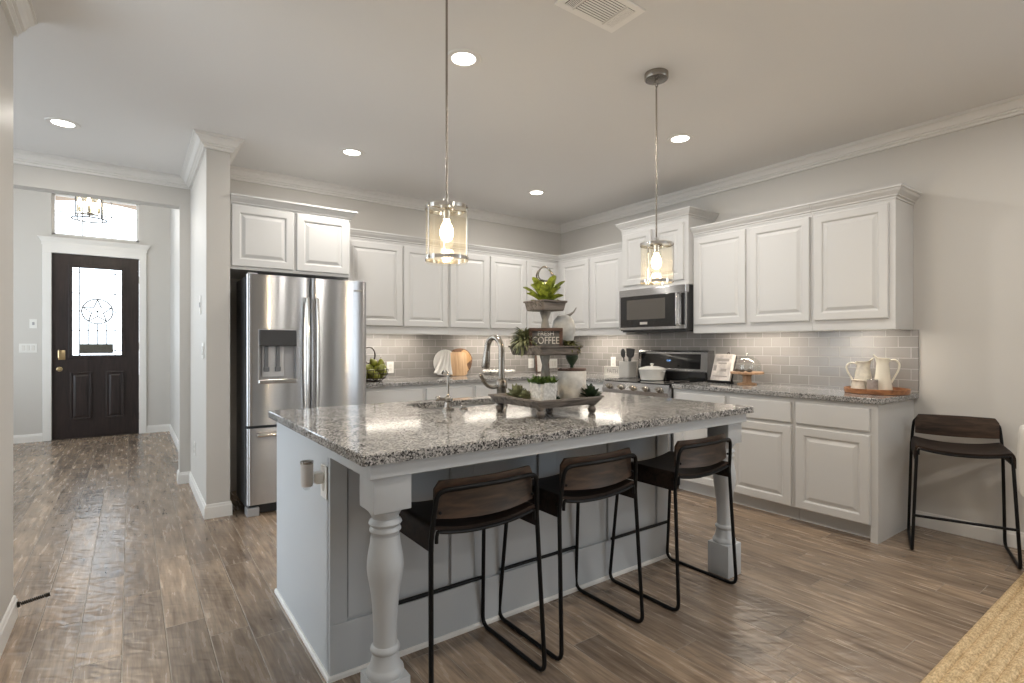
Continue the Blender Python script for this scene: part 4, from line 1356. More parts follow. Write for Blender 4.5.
# ------------------------------------------------------------------ stools
def make_stool():
    e = empty('bar_stool', (0, 0, 0), 0, None, 'bar stool', 'black sled-base bar stools')
    r = .0088
    for s in (-1, 1):
        fr_f, fr_t = (s * .243, .220, r), (s * .218, .170, .618)
        re_f, re_t = (s * .243, -.222, r), (s * .228, -.190, .618)
        m = MB().tube(fillet([fr_t, fr_f, re_f, re_t], .045, 7), r, 10)
        m.build('leg_frame', 'black_metal', e)
    # back hoop
    pts = [(-.228, -.190, .60), (-.221, -.200, .70), (-.212, -.207, .777), (-.10, -.232, .782), (0, -.240, .783), (.10, -.232, .782), (.212, -.207, .777), (.221, -.200, .70), (.228, -.190, .60)]
    out = fillet(pts, .035, 6)
    MB().tube(out, r, 10).build('back_hoop', 'black_metal', e)
    MB().tube([(-.237, .212, .225), (.237, .212, .225)], r * .95, 10).build('footrest', 'black_metal', e)
    # seat: saddle sheet with turned-down sides
    def prof(depth_pos):
        pts = []
        hw = .232
        for k in range(25):
            u = -1 + 2 * k / 24
            z = .632 + .024 * abs(u) ** 2.2
            pts.append((u * (hw - .022), z))
        left = [(-hw, .572), (-hw, .600), (-hw + .001, .625), (-hw + .006, .644), (-hw + .013, .6535)]
        right = [(-x, z) for x, z in left][::-1]
        return left + pts + right
    pr = prof(0)
    ys = [-.195, -.19, -.10, 0, .10, .165, .180]
    def off(prr, t):
        res = []
        for i, (x, z) in enumerate(prr):
            a = Vector(prr[max(0, i - 1)]); b_ = Vector(prr[min(len(prr) - 1, i + 1)])
            d_ = (b_ - a).normalized()
            n_ = Vector((-d_.y, d_.x))
            res.append((x - n_.x * t, z - n_.y * t))
        return res
    lo = off(pr, .012)
    ring = pr + lo[::-1]
    def dz(y): return -.006 * max(0, (y - .12) / .06) ** 2
    MB().loops([[Vector((x, y, z + dz(y))) for x, z in ring] for y in ys], smooth=True).build('seat', 'seat_wood_shaded', e)
    for y in (-.197, .178):
        q = off(pr, .018)
        q = [(x * .985, z) for x, z in q][1:-1]
        MB().tube([(x, y, z + dz(y)) for x, z in q], .0068, 8).build('seat_rail', 'black_metal', e)
    # backrest: bowed board with clipped top corners
    rows = []
    W2, z0, z1 = .210, .672, .808
    N = 24
    def bz(u):   # top edge: rounded ends
        d_ = max(0, abs(u) - .90) / .10
        return z1 - .028 * d_ ** 2, z0 - .004 + .012 * abs(u) ** 2
    front, back = [], []
    def yy(u): return -.220 + .034 * u * u - .012
    loops = []
    for k in range(N + 1):
        u = -1 + 2 * k / N
        zt_, zb_ = bz(u)
        x = u * W2
        y = yy(u)
        loops.append([Vector((x, y - .001 + .012, zb_)), Vector((x, y + .012 + .006, (zb_ + zt_) / 2)), Vector((x, y + .012 + .002, zt_)), Vector((x, y + .026, zt_ - .001)), Vector((x, y + .028, (zb_ + zt_) / 2)), Vector((x, y + .024, zb_ + .001))])
    MB().loops(loops, smooth=True).build('backrest', 'stool_wood', e)
    for s in (-1, 1):
        for z in (.70, .765):
            MB().sphere((s * .198, -.1995, z), .006, segs=8, rings=6).build('screw', 'black_metal', e)
    return e
st0 = make_stool()
STOOLS = [((1.046, 1.785, 0), 0.0, 'island bar stool nearest the camera, beside left turned leg'),
          ((1.630, 1.800, 0), 0.0, 'middle bar stool of the three tucked under island'),
          ((2.335, 1.770, 0), 0.0, 'island bar stool farthest right, beside the far turned leg'),
          ((4.172, 1.018, 0), math.radians(109.4), 'loose bar stool standing against the right wall')]
for i, (loc, rz, lab) in enumerate(STOOLS):
    s_ = st0 if i == 0 else copy_tree(st0)
    s_.location = loc
    s_.rotation_euler = (0, 0, rz)
    s_['label'] = lab

# ------------------------------------------------------------------ microwave
mw = empty('microwave', (4.05, 3.32, 1.40), 0, 'stainless over-the-range microwave under the tall cabinet', 'microwave')
# local: x depth (front at 0, facing -x), y along wall
MB().box(0.02, RX - 4.05 - .013, -.398, .398, .012, .420, .004).build('case', 'black_plastic', mw)
MB().box(0.0, 0.05, -.400, .400, .350, .422, .005).build('vent_fascia', 'steel', mw)
m = MB()
m.box(0.0, .02, .380, .398, .02, .35).box(0, .02, -.398, .38, .02, .050).box(0, .02, -.398, -.325, .05, .35).box(0, .02, -.325, -.28, .05, .35)
m.build('door_frame', 'steel', mw)
MB().box(-.003, .02, -.295, .380, .045, .352, .002).build('door_glass', 'black_glass', mw)
MB().box(-.0045, .0, -.175, .295, .120, .315, .001).build('window', P('grey_mesh_window', (0.085, 0.077, 0.068), 0.25), mw)
MB().box(-.006, .0, .035, .125, .070, .095, .001).build('badge', P('silver_badge', (0.45, 0.43, 0.40), 0.4), mw)
MB().box(-.004, .006, -.388, -.352, .055, .345, .002).build('control_strip', 'black_glass', mw)
m = MB().tube(fillet([(.0, -.318, .345), (-.030, -.318, .345), (-.030, -.318, .055), (.0, -.318, .055)], .012), .0095, 12)
m.build('handle', 'steel', mw)
MB().box(.03, .36, -.38, .38, -.002, .012).build('underside', 'black_plastic', mw)

# ------------------------------------------------------------------ range
rg = empty('kitchen_range', (3.80, 3.31, 0), 0, 'stainless range with five knobs and black backguard', 'range')
hw = .393
m = MB().box(.06, RX - 3.80 - .02, -hw, hw, .03, .905, .004)
m.build('range_body', 'steel_dark', rg)
m = MB()
# slanted control panel
prof2 = [(.0, .80), (-.012, .845), (.012, .915), (.08, .915), (.08, .80)]
m.loops([[Vector((x, y, z)) for x, z in prof2] for y in (-hw, hw)])
cp = m.build('control_panel', 'steel', rg)
for k in range(5):
    y = -.30 + .15 * k
    mt = Matrix.Translation((-.004, y, .868)) @ Matrix.Rotation(-PI / 2 + .28, 4, 'Y')
    mm = MB().lathe([(0, 0), (.027, 0), (.027, .006), (.022, .010), (.021, .034), (.017, .038), (0, .038)], 24, mat=mt)
    mm.box(-.004, .004, -.021, .021, .036, .046, .002, mat=mt)
    mm.build('knob', 'nickel', cp)
m = MB().box(.005, .06, -hw + .004, hw - .004, .215, .785, .006)
od = m.build('oven_door', 'steel', rg)
MB().box(.001, .01, -.28, .28, .33, .66, .003).build('oven_window', 'black_glass', od)
m = MB().tube([(-.045, -hw + .05, .745), (-.045, hw - .05, .745)], .0125, 12)
for y in (-hw + .07, hw - .07):
    m.tube([(-.045, y, .745), (.01, y, .745)], .009, 8)
m.build('handle', 'chrome', od)
MB().box(.008, .06, -hw + .004, hw - .004, .05, .205, .006).build('storage_drawer', 'steel', rg)
MB().box(.02, .60, -hw, hw, .905, .925, .003).build('cooktop', 'black_gloss', rg)
m = MB()
for (x, y, r_) in ((.17, -.19, .10), (.17, .19, .085), (.43, -.19, .085), (.43, .19, .10)):
    m.lathe([(r_ - .004, .9255), (r_, .9262), (r_ + .004, .9255)], 40, c=(x, y, 0), caps=False)
m.build('burner_rings', 'print_grey', rg)
m = MB()
hw = .412
bgp = [(.555, .926), (.540, 1.02), (.553, 1.200), (.567, 1.217), (.655, 1.217), (.655, .926)]
m.loops([[Vector((x, y, z)) for x, z in bgp] for y in (-hw, hw)])
bgd = m.build('backguard', 'steel', rg)
m = MB()
m.loops([[Vector((x, y, z)) for x, z in [(.539, 1.040), (.5485, 1.182), (.5585, 1.182), (.549, 1.040)]] for y in (-.338, .372)])
m.build('display_panel', 'black_gloss', bgd)
MB().box(.527, .560, -hw + .01, hw - .01, .928, 1.012, .003).build('lower_panel', 'black_gloss', bgd)
text('clock_digits', '12:45', .022, 'clock', bgd, (.5395, .02, 1.115), (PI / 2 - 0.06, 0, -PI / 2), .0003)

# ------------------------------------------------------------------ things on the range and the corner counter
dv = empty('dutch_oven', (3.80 + .33, 3.365, .9265), 0, 'white enamel dutch oven on the range burner', 'pot')
m = MB().lathe([(0, 0), (.098, 0), (.108, .006), (.128, .10), (.131, .104), (.123, .104), (.10, .01), (0, .008)], 40)
for s in (-1, 1):
    m.tube(fillet([(0, s * .122, .088), (0, s * .152, .090), (.0, s * .152, .090), (0, s * .122, .09)], .01), .007, 8)
m.build('pot_body', 'white_enamel', dv)
m = MB().lathe([(.131, .105), (.131, .111), (.115, .122), (.06, .136), (.012, .140), (.010, .148), (.018, .154), (.018, .162), (.008, .166), (0, .166)], 40)
m.build('lid', 'white_enamel', dv)

cr = empty('utensil_crock', (4.27, 3.80, CT), 0, 'grey square-sided crock holding black utensils left of range', 'crock')
m = MB()
m.loops([[Vector((x, y, z)) for x, y in rrect(-a, a, -a, a, .02)] for a, z in ((.066, 0), (.070, .01), (.072, .165), (.066, .167), (.062, .02))], smooth=False)
m.build('crock_body', P('ribbed_grey_crock', (0.42, 0.41, 0.39), 0.5, bump=.3, bscale=40), cr)
def spatula(x, y, rx, ry, kind, lab):
    e = empty('cooking_utensil', (4.27 + x, 3.80 + y, CT + .022), 0, lab, 'utensil', 'black utensils in the crock')
    e.rotation_euler = (rx, ry, 0)
    MB().tube([(0, 0, 0), (0, 0, .19)], .007, 8).build('handle', 'black_plastic', e)
    m = MB()
    if kind == 'spoon':
        m.sphere((0, 0, .235), .034, .35, 1.0, 1.5, 16, 10)
    else:
        m.loops([[Vector((a, b_, z)) for a, b_ in ((-.005, -w_), (.005, -w_), (.005, w_), (-.005, w_))] for w_, z in ((.010, .185), (.034, .205), (.038, .270), (.036, .284))])
    m.build('head', 'black_plastic', e)
spatula(.0, .030, -.20, .05, 'spoon', 'black spoon leaning left in the utensil crock')
spatula(.01, -.005, .05, -.03, 'turner', 'black spatula standing upright in the utensil crock')
spatula(-.015, -.025, .14, .02, 'turner', 'black spatula leaning right in the utensil crock')

def framed_sign(name, loc, rz, w_, h_, depth, frame_mat, face_mat, lines, label, cat='sign', tilt=0.0, fr=.012):
    """sign facing local -y"""
    e = empty(name, loc, rz, label, cat)
    e.rotation_euler = (tilt, 0, rz)
    m = MB()
    m.box(-w_ / 2, w_ / 2, -depth, 0, 0, fr, .002).box(-w_ / 2, w_ / 2, -depth, 0, h_ - fr, h_, .002)
    m.box(-w_ / 2, -w_ / 2 + fr, -depth, 0, fr, h_ - fr, .002).box(w_ / 2 - fr, w_ / 2, -depth, 0, fr, h_ - fr, .002)
    m.build('frame', frame_mat, e)
    MB().box(-w_ / 2 + fr, w_ / 2 - fr, -depth * .55, -.002, fr, h_ - fr).build('sign_face', face_mat, e)
    for (body, z, size, mt, sx) in lines:
        text('lettering', body, size, mt, e, (0, -depth * .55 - .0012, z), (PI / 2, 0, 0), .001, sx)
    return e
framed_sign('lettered_sign', (4.33, 4.06, CT), -PI / 2, .235, .105, .03, 'paper', 'paper', [('FAITH', .05, .062, 'print_grey', 1.0)], 'small white lettered block sign left of the utensil crock', fr=.006)

# framed print behind the tray, by the corner
framed_sign('framed_print', (4.13, 5.06, CT), 0, .205, .265, .018, 'frame_wood', 'paper', [], 'white print in thin dark frame leaning on back wall', 'picture frame', fr=.014, tilt=-0.08)

# scalloped white stand behind the faucet
e = empty('beaded_stand', (3.38, 4.92, CT), 0, 'white beaded pedestal stand on counter behind the faucet', 'stand')
MB().lathe([(0, 0), (.045, 0), (.04, .006), (.014, .014), (.012, .032), (.03, .038), (.16, .042), (.165, .046), (0, .046)], 36).build('pedestal', 'white_enamel', e)
m = MB()
for k in range(24):
    a = 2 * PI * k / 24
    m.sphere((.172 * math.cos(a), .172 * math.sin(a), .044), .015, segs=10, rings=6)
m.build('bead_rim', 'white_enamel', e)

# cutting boards
e = empty('round_board', (2.775, 5.06, CT), 0, 'round white marble board with grey-white cloth at left', 'cutting board')
e.rotation_euler = (-.10, 0, 0)
m = MB()
circ = [(.145 * math.cos(k * PI / 24), .145 + .145 * math.sin(k * PI / 24)) for k in range(48)]
m.loops([[Vector((x * s, y_, .145 + (z - .145) * s)) for x, z in circ] for s, y_ in ((.98, 0), (1, -.003), (1, -.015), (.98, -.018))], smooth=False)
m.build('board', 'marble', e)
m = MB()
rows = []
for i in range(15):
    z = .280 - .255 * i / 14
    row = []
    spread = .055 + .055 * (i / 14) ** 2
    cxr = -.02 - .065 * (i / 14) ** 1.5
    for j in range(25):
        u = -1 + 2 * j / 24
        row.append((cxr + spread * u, -.024 - .010 * math.cos(u * 11 + i * .2) - .035 * (i / 14) ** 2, z + .012 * math.sin(u * 5) * (i / 14)))
    rows.append(row)
m.grid(rows)
cl = m.build('draped_towel', 'white_cloth')
mod = cl.modifiers.new('thickness', 'SOLIDIFY'); mod.thickness = .004
cl.location = (2.775, 5.02, CT); cl.rotation_euler = (-.10, 0, 0)
tag(cl, 'grey-white tea towel draped over the round board', 'towel')
e = empty('wood_slice_board', (2.965, 5.075, CT), 0, 'round wooden slice board with bark edge behind paddle board', 'cutting board')
e.rotation_euler = (-.08, 0, 0)
R0 = .152
circ = [(R0 * (1 + .04 * math.sin(3 * a) + .02 * math.sin(7 * a)) * math.cos(a), R0 + .004 + R0 * (1 + .04 * math.sin(3 * a)) * math.sin(a)) for a in [k * PI / 24 for k in range(48)]]
m = MB().loops([[Vector((x, y_, z)) for x, z in circ] for y_ in (0, -.018)])
m.build('board_rim', 'bark', e)
circ2 = [(x * .93, R0 + (z - R0) * .93) for x, z in circ]
MB().loops([[Vector((x, y_, z)) for x, z in circ2] for y_ in (-.010, -.0195)]).build('board_face', 'golden_wood', e)
for a0, a1, w_ in ((-.75, .15, .055), (1.25, 1.95, .03)):
    m = MB()
    arcs = [a0 + (a1 - a0) * k / 10 for k in range(11)]
    outl = [(R0 * .95 * math.cos(a), R0 + R0 * .95 * math.sin(a)) for a in arcs] + [((R0 * .95 - w_ * math.sin(PI * (10 - k) / 10) - .004) * math.cos(arcs[10 - k]), R0 + (R0 * .95 - w_ * math.sin(PI * (10 - k) / 10) - .004) * math.sin(arcs[10 - k])) for k in range(11)]
    m.loops([[Vector((x, y_, z)) for x, z in outl] for y_ in (-.015, -.0215)])
    m.build('bark_patch', 'bark', e)
e = empty('paddle_board', (2.918, 5.035, CT), 0, 'rectangular light wood cutting board leaning in front of slice', 'cutting board')
e.rotation_euler = (-.11, 0, 0)
m = MB()
pp = [(x, z) for x, z in rrect(-.105, .105, 0, .262, .035)]
m.loops([[Vector((x, y_, z)) for x, z in pp] for y_ in (0, -.003, -.017, -.020)])
m.build('board', 'board_wood', e)
MB().box(-.05, .05, -.014, -.006, .258, .292, .006).build('grip', 'bark', e)

# pear basket
bk = empty('pear_basket', (1.845, 4.76, CT), 0, 'dark wire basket of green pears beside the refrigerator', 'basket')
m = MB()
for (r_, z) in ((.07, .004), (.105, .03), (.128, .075), (.135, .11)):
    m.tube([(r_ * math.cos(k * PI / 18), r_ * math.sin(k * PI / 18), z) for k in range(36)], .0035, 6, closed=True)
for k in range(16):
    a = 2 * PI * k / 16
    m.tube([(r_ * math.cos(a), r_ * math.sin(a), z) for (r_, z) in ((.0, .004), (.07, .004), (.105, .03), (.128, .075), (.135, .11))], .0025, 6)
m.build('wire_bowl', 'rust_wire', bk)
m = MB()
for dd in (-.008, .008):
    m.tube([(.058 * math.cos(a) - .045, dd, .245 + .075 * math.sin(a)) for a in [k * 2 * PI / 28 for k in range(28)]], .004, 6, closed=True)
m.tube([(-.103, 0, .245), (-.128, 0, .17), (-.134, 0, .11)], .004, 6)
m.tube([(-.045, 0, .170), (-.045, .09, .14), (-.045, .127, .11)], .004, 6)
m.build('ring_handle', 'rust_wire', bk)
PEARS = []
def make_pear():
    e = empty('green_pear', (0, 0, 0), 0, 'green pear in the wire basket beside the refrigerator', 'pear', 'green pears in the basket')
    MB().lathe([(0, -.034), (.018, -.033), (.033, -.020), (.037, -.004), (.033, .012), (.024, .026), (.018, .038), (.010, .046), (0, .048)], 18).build('fruit', 'pear', e)
    MB().tube([(0, 0, .046), (.003, 0, .060), (.008, 0, .066)], .002, 6).build('stem', 'bark', e)
    return e
pe0 = make_pear()
spots = [(0, 0, .05), (.06, 0, .055), (-.06, .01, .055), (.015, .065, .055), (0, -.065, .055), (.07, -.055, .085), (.085, .045, .09), (-.05, -.07, .085), (-.045, .075, .09), (.03, -.02, .115), (-.03, .02, .12), (.085, -.005, .125), (.04, -.075, .12), (.045, .06, .125), (-.07, -.02, .125), (.06, -.03, .165), (.0, .01, .175)]
for i, (x, y, z) in enumerate(spots):
    q = pe0 if i == 0 else copy_tree(pe0)
    q.location = (1.845 + x, 4.76 + y, CT + z)
    q.rotation_euler = (random.uniform(-1.3, 1.3), random.uniform(-1.3, 1.3), random.uniform(0, 6))

# ------------------------------------------------------------------ right counter: cookbook, cake stand, pitchers
e = empty('cookbook_stand', (4.30, 2.715, CT), 0, 'dark metal easel holding the open cookbook beside the range', 'book stand')
e.rotation_euler = (0, 0, -PI / 2 - .12)
T = Matrix.Rotation(-.30, 4, 'X')
m = MB()
m.box(-.125, .125, -.05, -.005, .0, .014, .003)
m.box(-.125, .125, -.058, -.050, .0, .024, .003)
m.box(-.10, .10, -.012, -.004, .012, .25, .003, mat=T)
m.tube([(0, .075, .22), (0, .13, .004)], .005, 8)
m.build('easel', 'black_metal', e)
m = MB().tube([(.012 * math.cos(k * PI / 10) , .0, .268 + .018 * math.sin(k * PI / 10)) for k in range(20)], .004, 6, closed=True, mat=T)
m.box(-.022, .022, -.010, -.004, .245, .256, mat=T)
m.build('finial', 'rust_wire', e)
bkx = empty('cookbook', (4.30, 2.715, CT + .014), 0, 'white cookbook propped on the dark easel beside the cake stand', 'book')
bkx.rotation_euler = (-.0, 0, -PI / 2 - .12)
T2 = Matrix.Translation((0, -.016, 0)) @ T
MB().box(-.100, .100, -.022, 0, .002, .246, .003, mat=T2).build('page_block', 'paper', bkx)
MB().box(-.103, .085, -.0265, -.0225, .0, .248, .001, mat=T2).build('cover', P('book_cover_print', (0.52, 0.47, 0.43), 0.5, vary=.35, vscale=14), bkx)
m = MB()
for (x0, x1, z0, z1) in ((-.07, .06, .18, .205), (-.05, .04, .155, .167), (-.085, .07, .035, .045), (-.09, -.06, .09, .14), (-.01, .05, .085, .11)):
    m.box(x0, x1, -.0275, -.0262, z0, z1, mat=T2)
m.build('print', 'print_grey', bkx)

e = empty('cake_stand', (4.285, 2.475, CT), 0, 'wooden pedestal cake stand on right counter', 'cake stand')
MB().lathe([(0, 0), (.078, 0), (.080, .006), (.074, .013), (.04, .018), (.034, .03), (.034, .075), (.045, .086), (.125, .092), (.134, .094), (.134, .110), (.126, .112), (0, .110)], 44).build('pedestal', 'mango', e)
e = empty('cake_dome', (4.285, 2.475, CT + .112), 0, 'clear glass dome covering the wooden cake stand', 'glass dome')
pr = [(.106, 0.001), (.108, .05)] + [(.108 * math.cos(a), .055 + .075 * math.sin(a)) for a in [k * PI / 20 for k in range(1, 10)]] + [(.006, .131)]
MB().lathe(pr, 40, caps=False).build('dome', 'glass', e)
MB().lathe([(.008, .129), (.007, .136), (.014, .142), (.016, .150), (.010, .158), (0, .159)], 20).build('knob', 'glass', e)
for (x, y, lab) in ((-.06, -.055, 'right dark cookie under the cake dome'), (-.07, .005, 'front dark cookie under the cake dome'), (-.04, .07, 'left dark cookie under the cake dome')):
    m = MB().sphere((0, 0, .012), .026, 1, 1, .5, 14, 8)
    o = m.build('cookie', 'soil', loc=(4.285 + x, 2.475 + y, CT + .111))
    tag(o, lab, 'cookie', 'cookies under the dome')

# wooden tray with pitchers
TC = (4.268, 1.500)
e = empty('serving_tray', (TC[0], TC[1], CT), 0, 'round reddish wooden tray under the pitchers', 'tray')
MB().lathe([(0, 0), (.186, 0), (.192, .004), (.195, .036), (.187, .037), (.183, .014), (0, .013)], 64).build('tray_body', 'acacia', e)
def pitcher(name, loc, rz, H, rb, rm, rt, mat, label, handle_r, spout, cat='pitcher', hz=(.25, .92), squat=False):
    """spout towards local +x, handle towards -x"""
    e = empty(name, loc, rz, label, cat)
    prof = [(rb * .92, 0), (rb, .004 * 1), (rb * 1.0, H * .08), (rm, H * .55), (rt, H * .82), (rt * 1.05, H * .93), (rt * 1.22, H)]
    segs = 36
    rows = []
    def ring(r, z, lift=0.0, pull=0.0):
        row = []
        for k in range(segs):
            a = 2 * PI * k / segs
            w_ = max(0, math.cos(a)) ** 5
            rr = r * (1 + pull * w_)
            row.append(Vector((rr * math.cos(a), rr * math.sin(a), z + lift * w_)))
        return row
    n = len(prof)
    for i, (r, z) in enumerate(prof):
        s = max(0, (i - 3) / (n - 4)) if n > 4 else 0
        rows.append(ring(r, z, spout * .5 * s * s, spout * 9 * s * s * .6))
    inn = [ring(prof[-1][0] - .004, H, spout * .5, spout * 5.4), ring(rt * 1.0 - .004, H * .9, 0, spout), ring(rm - .005, H * .55), ring(rb - .006, .008)]
    MB().loops(rows + inn, smooth=True).build('jug', mat, e)
    z0, z1 = H * hz[0], H * hz[1]
    hx = -(rm + handle_r)
    pts = fillet([(-rt * 1.0, 0, z1), (hx * .7, 0, z1 + H * .05), (hx, 0, z1 - H * .06), (hx * .96, 0, z1 - H * .25), (-(rm + rb) / 2 * .97, 0, z0)], .05, 6)
    MB().tube(pts, .0065, 10).build('handle', mat, e)
    return e
pitcher('mottled_pitcher', (4.330, 1.607, CT + .0145), math.radians(-75), .205, .062, .050, .040, 'stoneware', 'mottled grey-cream pitcher with left handle on wooden tray', .055, .06)
pitcher('cream_pitcher', (4.315, 1.478, CT + .0145), math.radians(115), .232, .058, .043, .037, 'cream', 'tall plain cream pitcher with right handle on wooden tray', .055, .06)
e = pitcher('creamer_cup', (4.235, 1.600, CT + .014), math.radians(95), .075, .050, .046, .040, 'stoneware', 'small textured cup in front of mottled pitcher', .030, .0, 'cup', (.2, .85))
e = empty('label_jar', (4.222, 1.508, CT + .014), 0, 'small glass jar with grey label in front of cream pitcher', 'jar')
MB().lathe([(0, 0), (.032, 0), (.033, .003), (.033, .084), (.030, .086), (.030, .006), (0, .005)], 28).build('glass', 'glass', e)
MB().lathe([(.0335, .012), (.0335, .080)], 28, caps=False).build('label', P('grey_jar_label', (0.36, 0.33, 0.31), 0.5, vary=.4, vscale=18), e)

# ------------------------------------------------------------------ tiered tray on the island
TX, TY = 1.70, 2.06
tt = empty('tiered_tray', (TX, TY, CT), 0, 'three-tier weathered wood tray standing on the island', 'tiered tray')
def square_tray(half, z0, h, flare):
    m = MB()
    def sq(a, z): return [Vector((x, y, z)) for x, y in rrect(-a, a, -a, a, .012, 3)]
    m.loops([sq(half - flare, z0), sq(half - flare + .004, z0 + .006), sq(half - .006, z0 + h - .010), sq(half, z0 + h - .008), sq(half, z0 + h), sq(half - .012, z0 + h), sq(half - flare - .008, z0 + .012)])
    return m.build('tier', 'tray_wood', tt)
square_tray(.212, .047, .040, .026)
square_tray(.138, .290, .046, .018)
square_tray(.083, .512, .050, .016)
for sx in (-1, 1):
    for sy in (-1, 1):
        MB().lathe([(.010, 0), (.016, .004), (.021, .018), (.018, .030), (.012, .035), (.020, .042), (.022, .048)], 18, c=(sx * .165, sy * .165, 0)).build('foot', 'tray_wood', tt)
def spindle(z0, z1):
    H = z1 - z0
    MB().lathe([(.030, z0), (.026, z0 + H * .06), (.018, z0 + H * .12), (.022, z0 + H * .25), (.027, z0 + H * .45), (.022, z0 + H * .62), (.016, z0 + H * .78), (.022, z0 + H * .88), (.026, z0 + H * .94), (.030, z1)], 24).build('spindle', 'post_wood', tt)
spindle(.058, .291); spindle(.302, .513)
m = MB().tube([(0, 0, .52), (0, 0, .665)], .004, 8)
for (rx, a0, t_) in ((.050, .0, .15), (.046, .3, -.2)):
    m.tube([(rx * math.cos(a) + .004 * t_, .01 * math.sin(2 * a) + t_ * .05 * math.cos(a), .700 + .036 * math.sin(a) + .012 * t_) for a in [k * 2 * PI / 30 for k in range(30)]], .0035, 8, closed=True)
m.build('ring_handle', 'nickel', tt)

def leaf(mb, base, az, el, L_, W_, curl=0.5, droop=0.0, n=7, fold=.25, tip=.92):
    """one leaf as a solid lens-shaped sheet"""
    base = Vector(base)
    dirh = Vector((math.cos(az), math.sin(az), 0))
    side = Vector((-math.sin(az), math.cos(az), 0))
    up = Vector((0, 0, 1))
    p = base.copy()
    e_ = el
    rows = []
    for k in range(n + 1):
        s = k / n
        w_ = W_ * (math.sin(PI * min(1, s * tip + .06)) ** .7) * (1 if s < .98 else .35)
        nn = (up * math.cos(e_) - dirh * math.sin(e_))
        rows.append([p + side * w_ + nn * w_ * fold, p, p - side * w_ + nn * w_ * fold])
        p = p + (dirh * math.cos(e_) + up * math.sin(e_)) * (L_ / n)
        e_ += (curl - droop) / n
    th = .0012
    top = [[q + up * th for q in r] for r in rows]
    m_ = len(rows)
    vs = [q for r in top for q in r] + [q - up * th for r in rows for q in r]
    fs = []
    o = m_ * 3
    for i in range(m_ - 1):
        for j in range(2):
            a = i * 3 + j
            fs.append([a, a + 1, a + 4, a + 3])
            fs.append([o + a + 3, o + a + 4, o + a + 1, o + a])
    mb.add(vs, fs, True)

# top tier plant
e = empty('leafy_succulent', (TX, TY, CT + .524), 0, 'bright green leafy rosette plant on the top tier', 'plant')
m = MB()
rng = random.Random(3)
for ring_, (n, L_, W_, el) in enumerate(((8, .075, .020, .35), (8, .100, .025, .75), (8, .130, .026, 1.0), (6, .150, .025, 1.2), (4, .12, .018, 1.42))):
    for k in range(n):
        az = 2 * PI * k / n + ring_ * .4 + rng.uniform(-.2, .2)
        leaf(m, (.008 * math.cos(az), .008 * math.sin(az), .02), az, el + rng.uniform(-.12, .12), L_ * rng.uniform(.85, 1.1), W_, -.5, n=9, fold=.45, tip=.80)
m.build('leaves', 'leaf_bright', e)
m = MB()
for k in range(9):
    az = -1.2 + rng.uniform(-.5, .5)
    leaf(m, (.045, -.035, .02), az + k, .7, .022, .008, .2, n=4)
m.build('blossom', 'petal', e)
MB().lathe([(0, 0), (.05, 0), (.055, .02), (.03, .03), (0, .032)], 20).build('moss', 'leaf_olive', e)

# middle tier
MZ = CT + .302
def airplant(loc, R_, n, matn, lab, seed, dome=True, W_=.006, el0=-.2, el1=1.5):
    e = empty('air_plant', loc, 0, lab, 'plant')
    r_ = random.Random(seed)
    m = MB()
    for k in range(n):
        az = r_.uniform(0, 2 * PI)
        el = r_.uniform(el0, el1)
        leaf(m, (0, 0, R_ * .25), az, el, R_ * r_.uniform(.8, 1.15), W_, -1.2, n=6)
    m.build('leaves', matn, e)
    MB().sphere((0, 0, R_ * .32), R_ * .42, 1, 1, .8, 14, 8).build('core', 'leaf_olive', e)
    return e
airplant((TX - .108, TY + .028, MZ + .030), .088, 280, 'leaf_sage', 'spiky sage air plant left of the coffee sign', 5, el0=-.6)
airplant((TX + .092, TY - .082, MZ + .015), .070, 70, 'leaf_olive', 'low olive green spiky plant right of the coffee sign', 9, el1=1.0)
sg = framed_sign('coffee_sign', (TX - .035, TY - .045, MZ), -.62, .165, .122, .03, 'frame_wood', 'chalk_grey', [('FRESH', .094, .030, 'white_paint', 1.0), ('COFFEE', .059, .050, 'white_paint', .78)], 'small wood-framed coffee sign on the middle tier', fr=.016)
g = empty('grey_gourd', (TX + .112, TY - .014, MZ), 0, 'round grey-white ornament with pointed stem on middle tier', 'ornament')
MB().lathe([(0, .0), (.035, .0), (.040, .02), (.052, .07), (.060, .11), (.060, .135), (.052, .165), (.034, .186), (.012, .194), (0, .194)], 28).build('body', 'galvanised', g)
MB().tube([(.010, -.006, .185), (.030, -.018, .196), (.045, -.027, .210), (.056, -.034, .232)], [.009, .007, .0045, .002], 8).build('stem', 'post_wood', g)

# bottom tier
BZ = CT + .059
e = empty('planter_pot', (TX - .082, TY - .085, BZ), 0, 'speckled white square pot of low green plant, bottom tier front', 'potted plant')
m = MB()
m.loops([[Vector((x, y, z)) for x, y in rrect(-a, a, -a, a, .018)] for a, z in ((.046, 0), (.049, .006), (.052, .100), (.047, .100), (.044, .085))])
m.build('pot', 'speckle', e)
m = MB()
rng = random.Random(11)
for k in range(150):
    x, y = rng.uniform(-.052, .052), rng.uniform(-.052, .052)
    leaf(m, (x, y, .095), rng.uniform(0, 6.28), rng.uniform(.2, 1.3), rng.uniform(.026, .046), .007, -.3, n=3)
m.build('leaves', 'leaf_mid', e)
e = empty('crock_canister', (TX + .125, TY - .062, BZ), 0, 'weathered white crock with wooden lid on the bottom tier', 'canister')
MB().lathe([(0, 0), (.066, 0), (.070, .006), (.072, .02), (.073, .145), (.069, .150), (0, .150)], 36).build('crock', 'crackle', e)
MB().lathe([(0, .150), (.071, .150), (.072, .154), (.072, .162), (.066, .165), (0, .165)], 36).build('lid', 'frame_wood', e)
MB().lathe([(0, .165), (.010, .166), (.009, .176), (.020, .192), (.031, .212), (.033, .226), (.026, .236), (0, .238)], 24).build('lid_knob', 'leaf_dark', e)
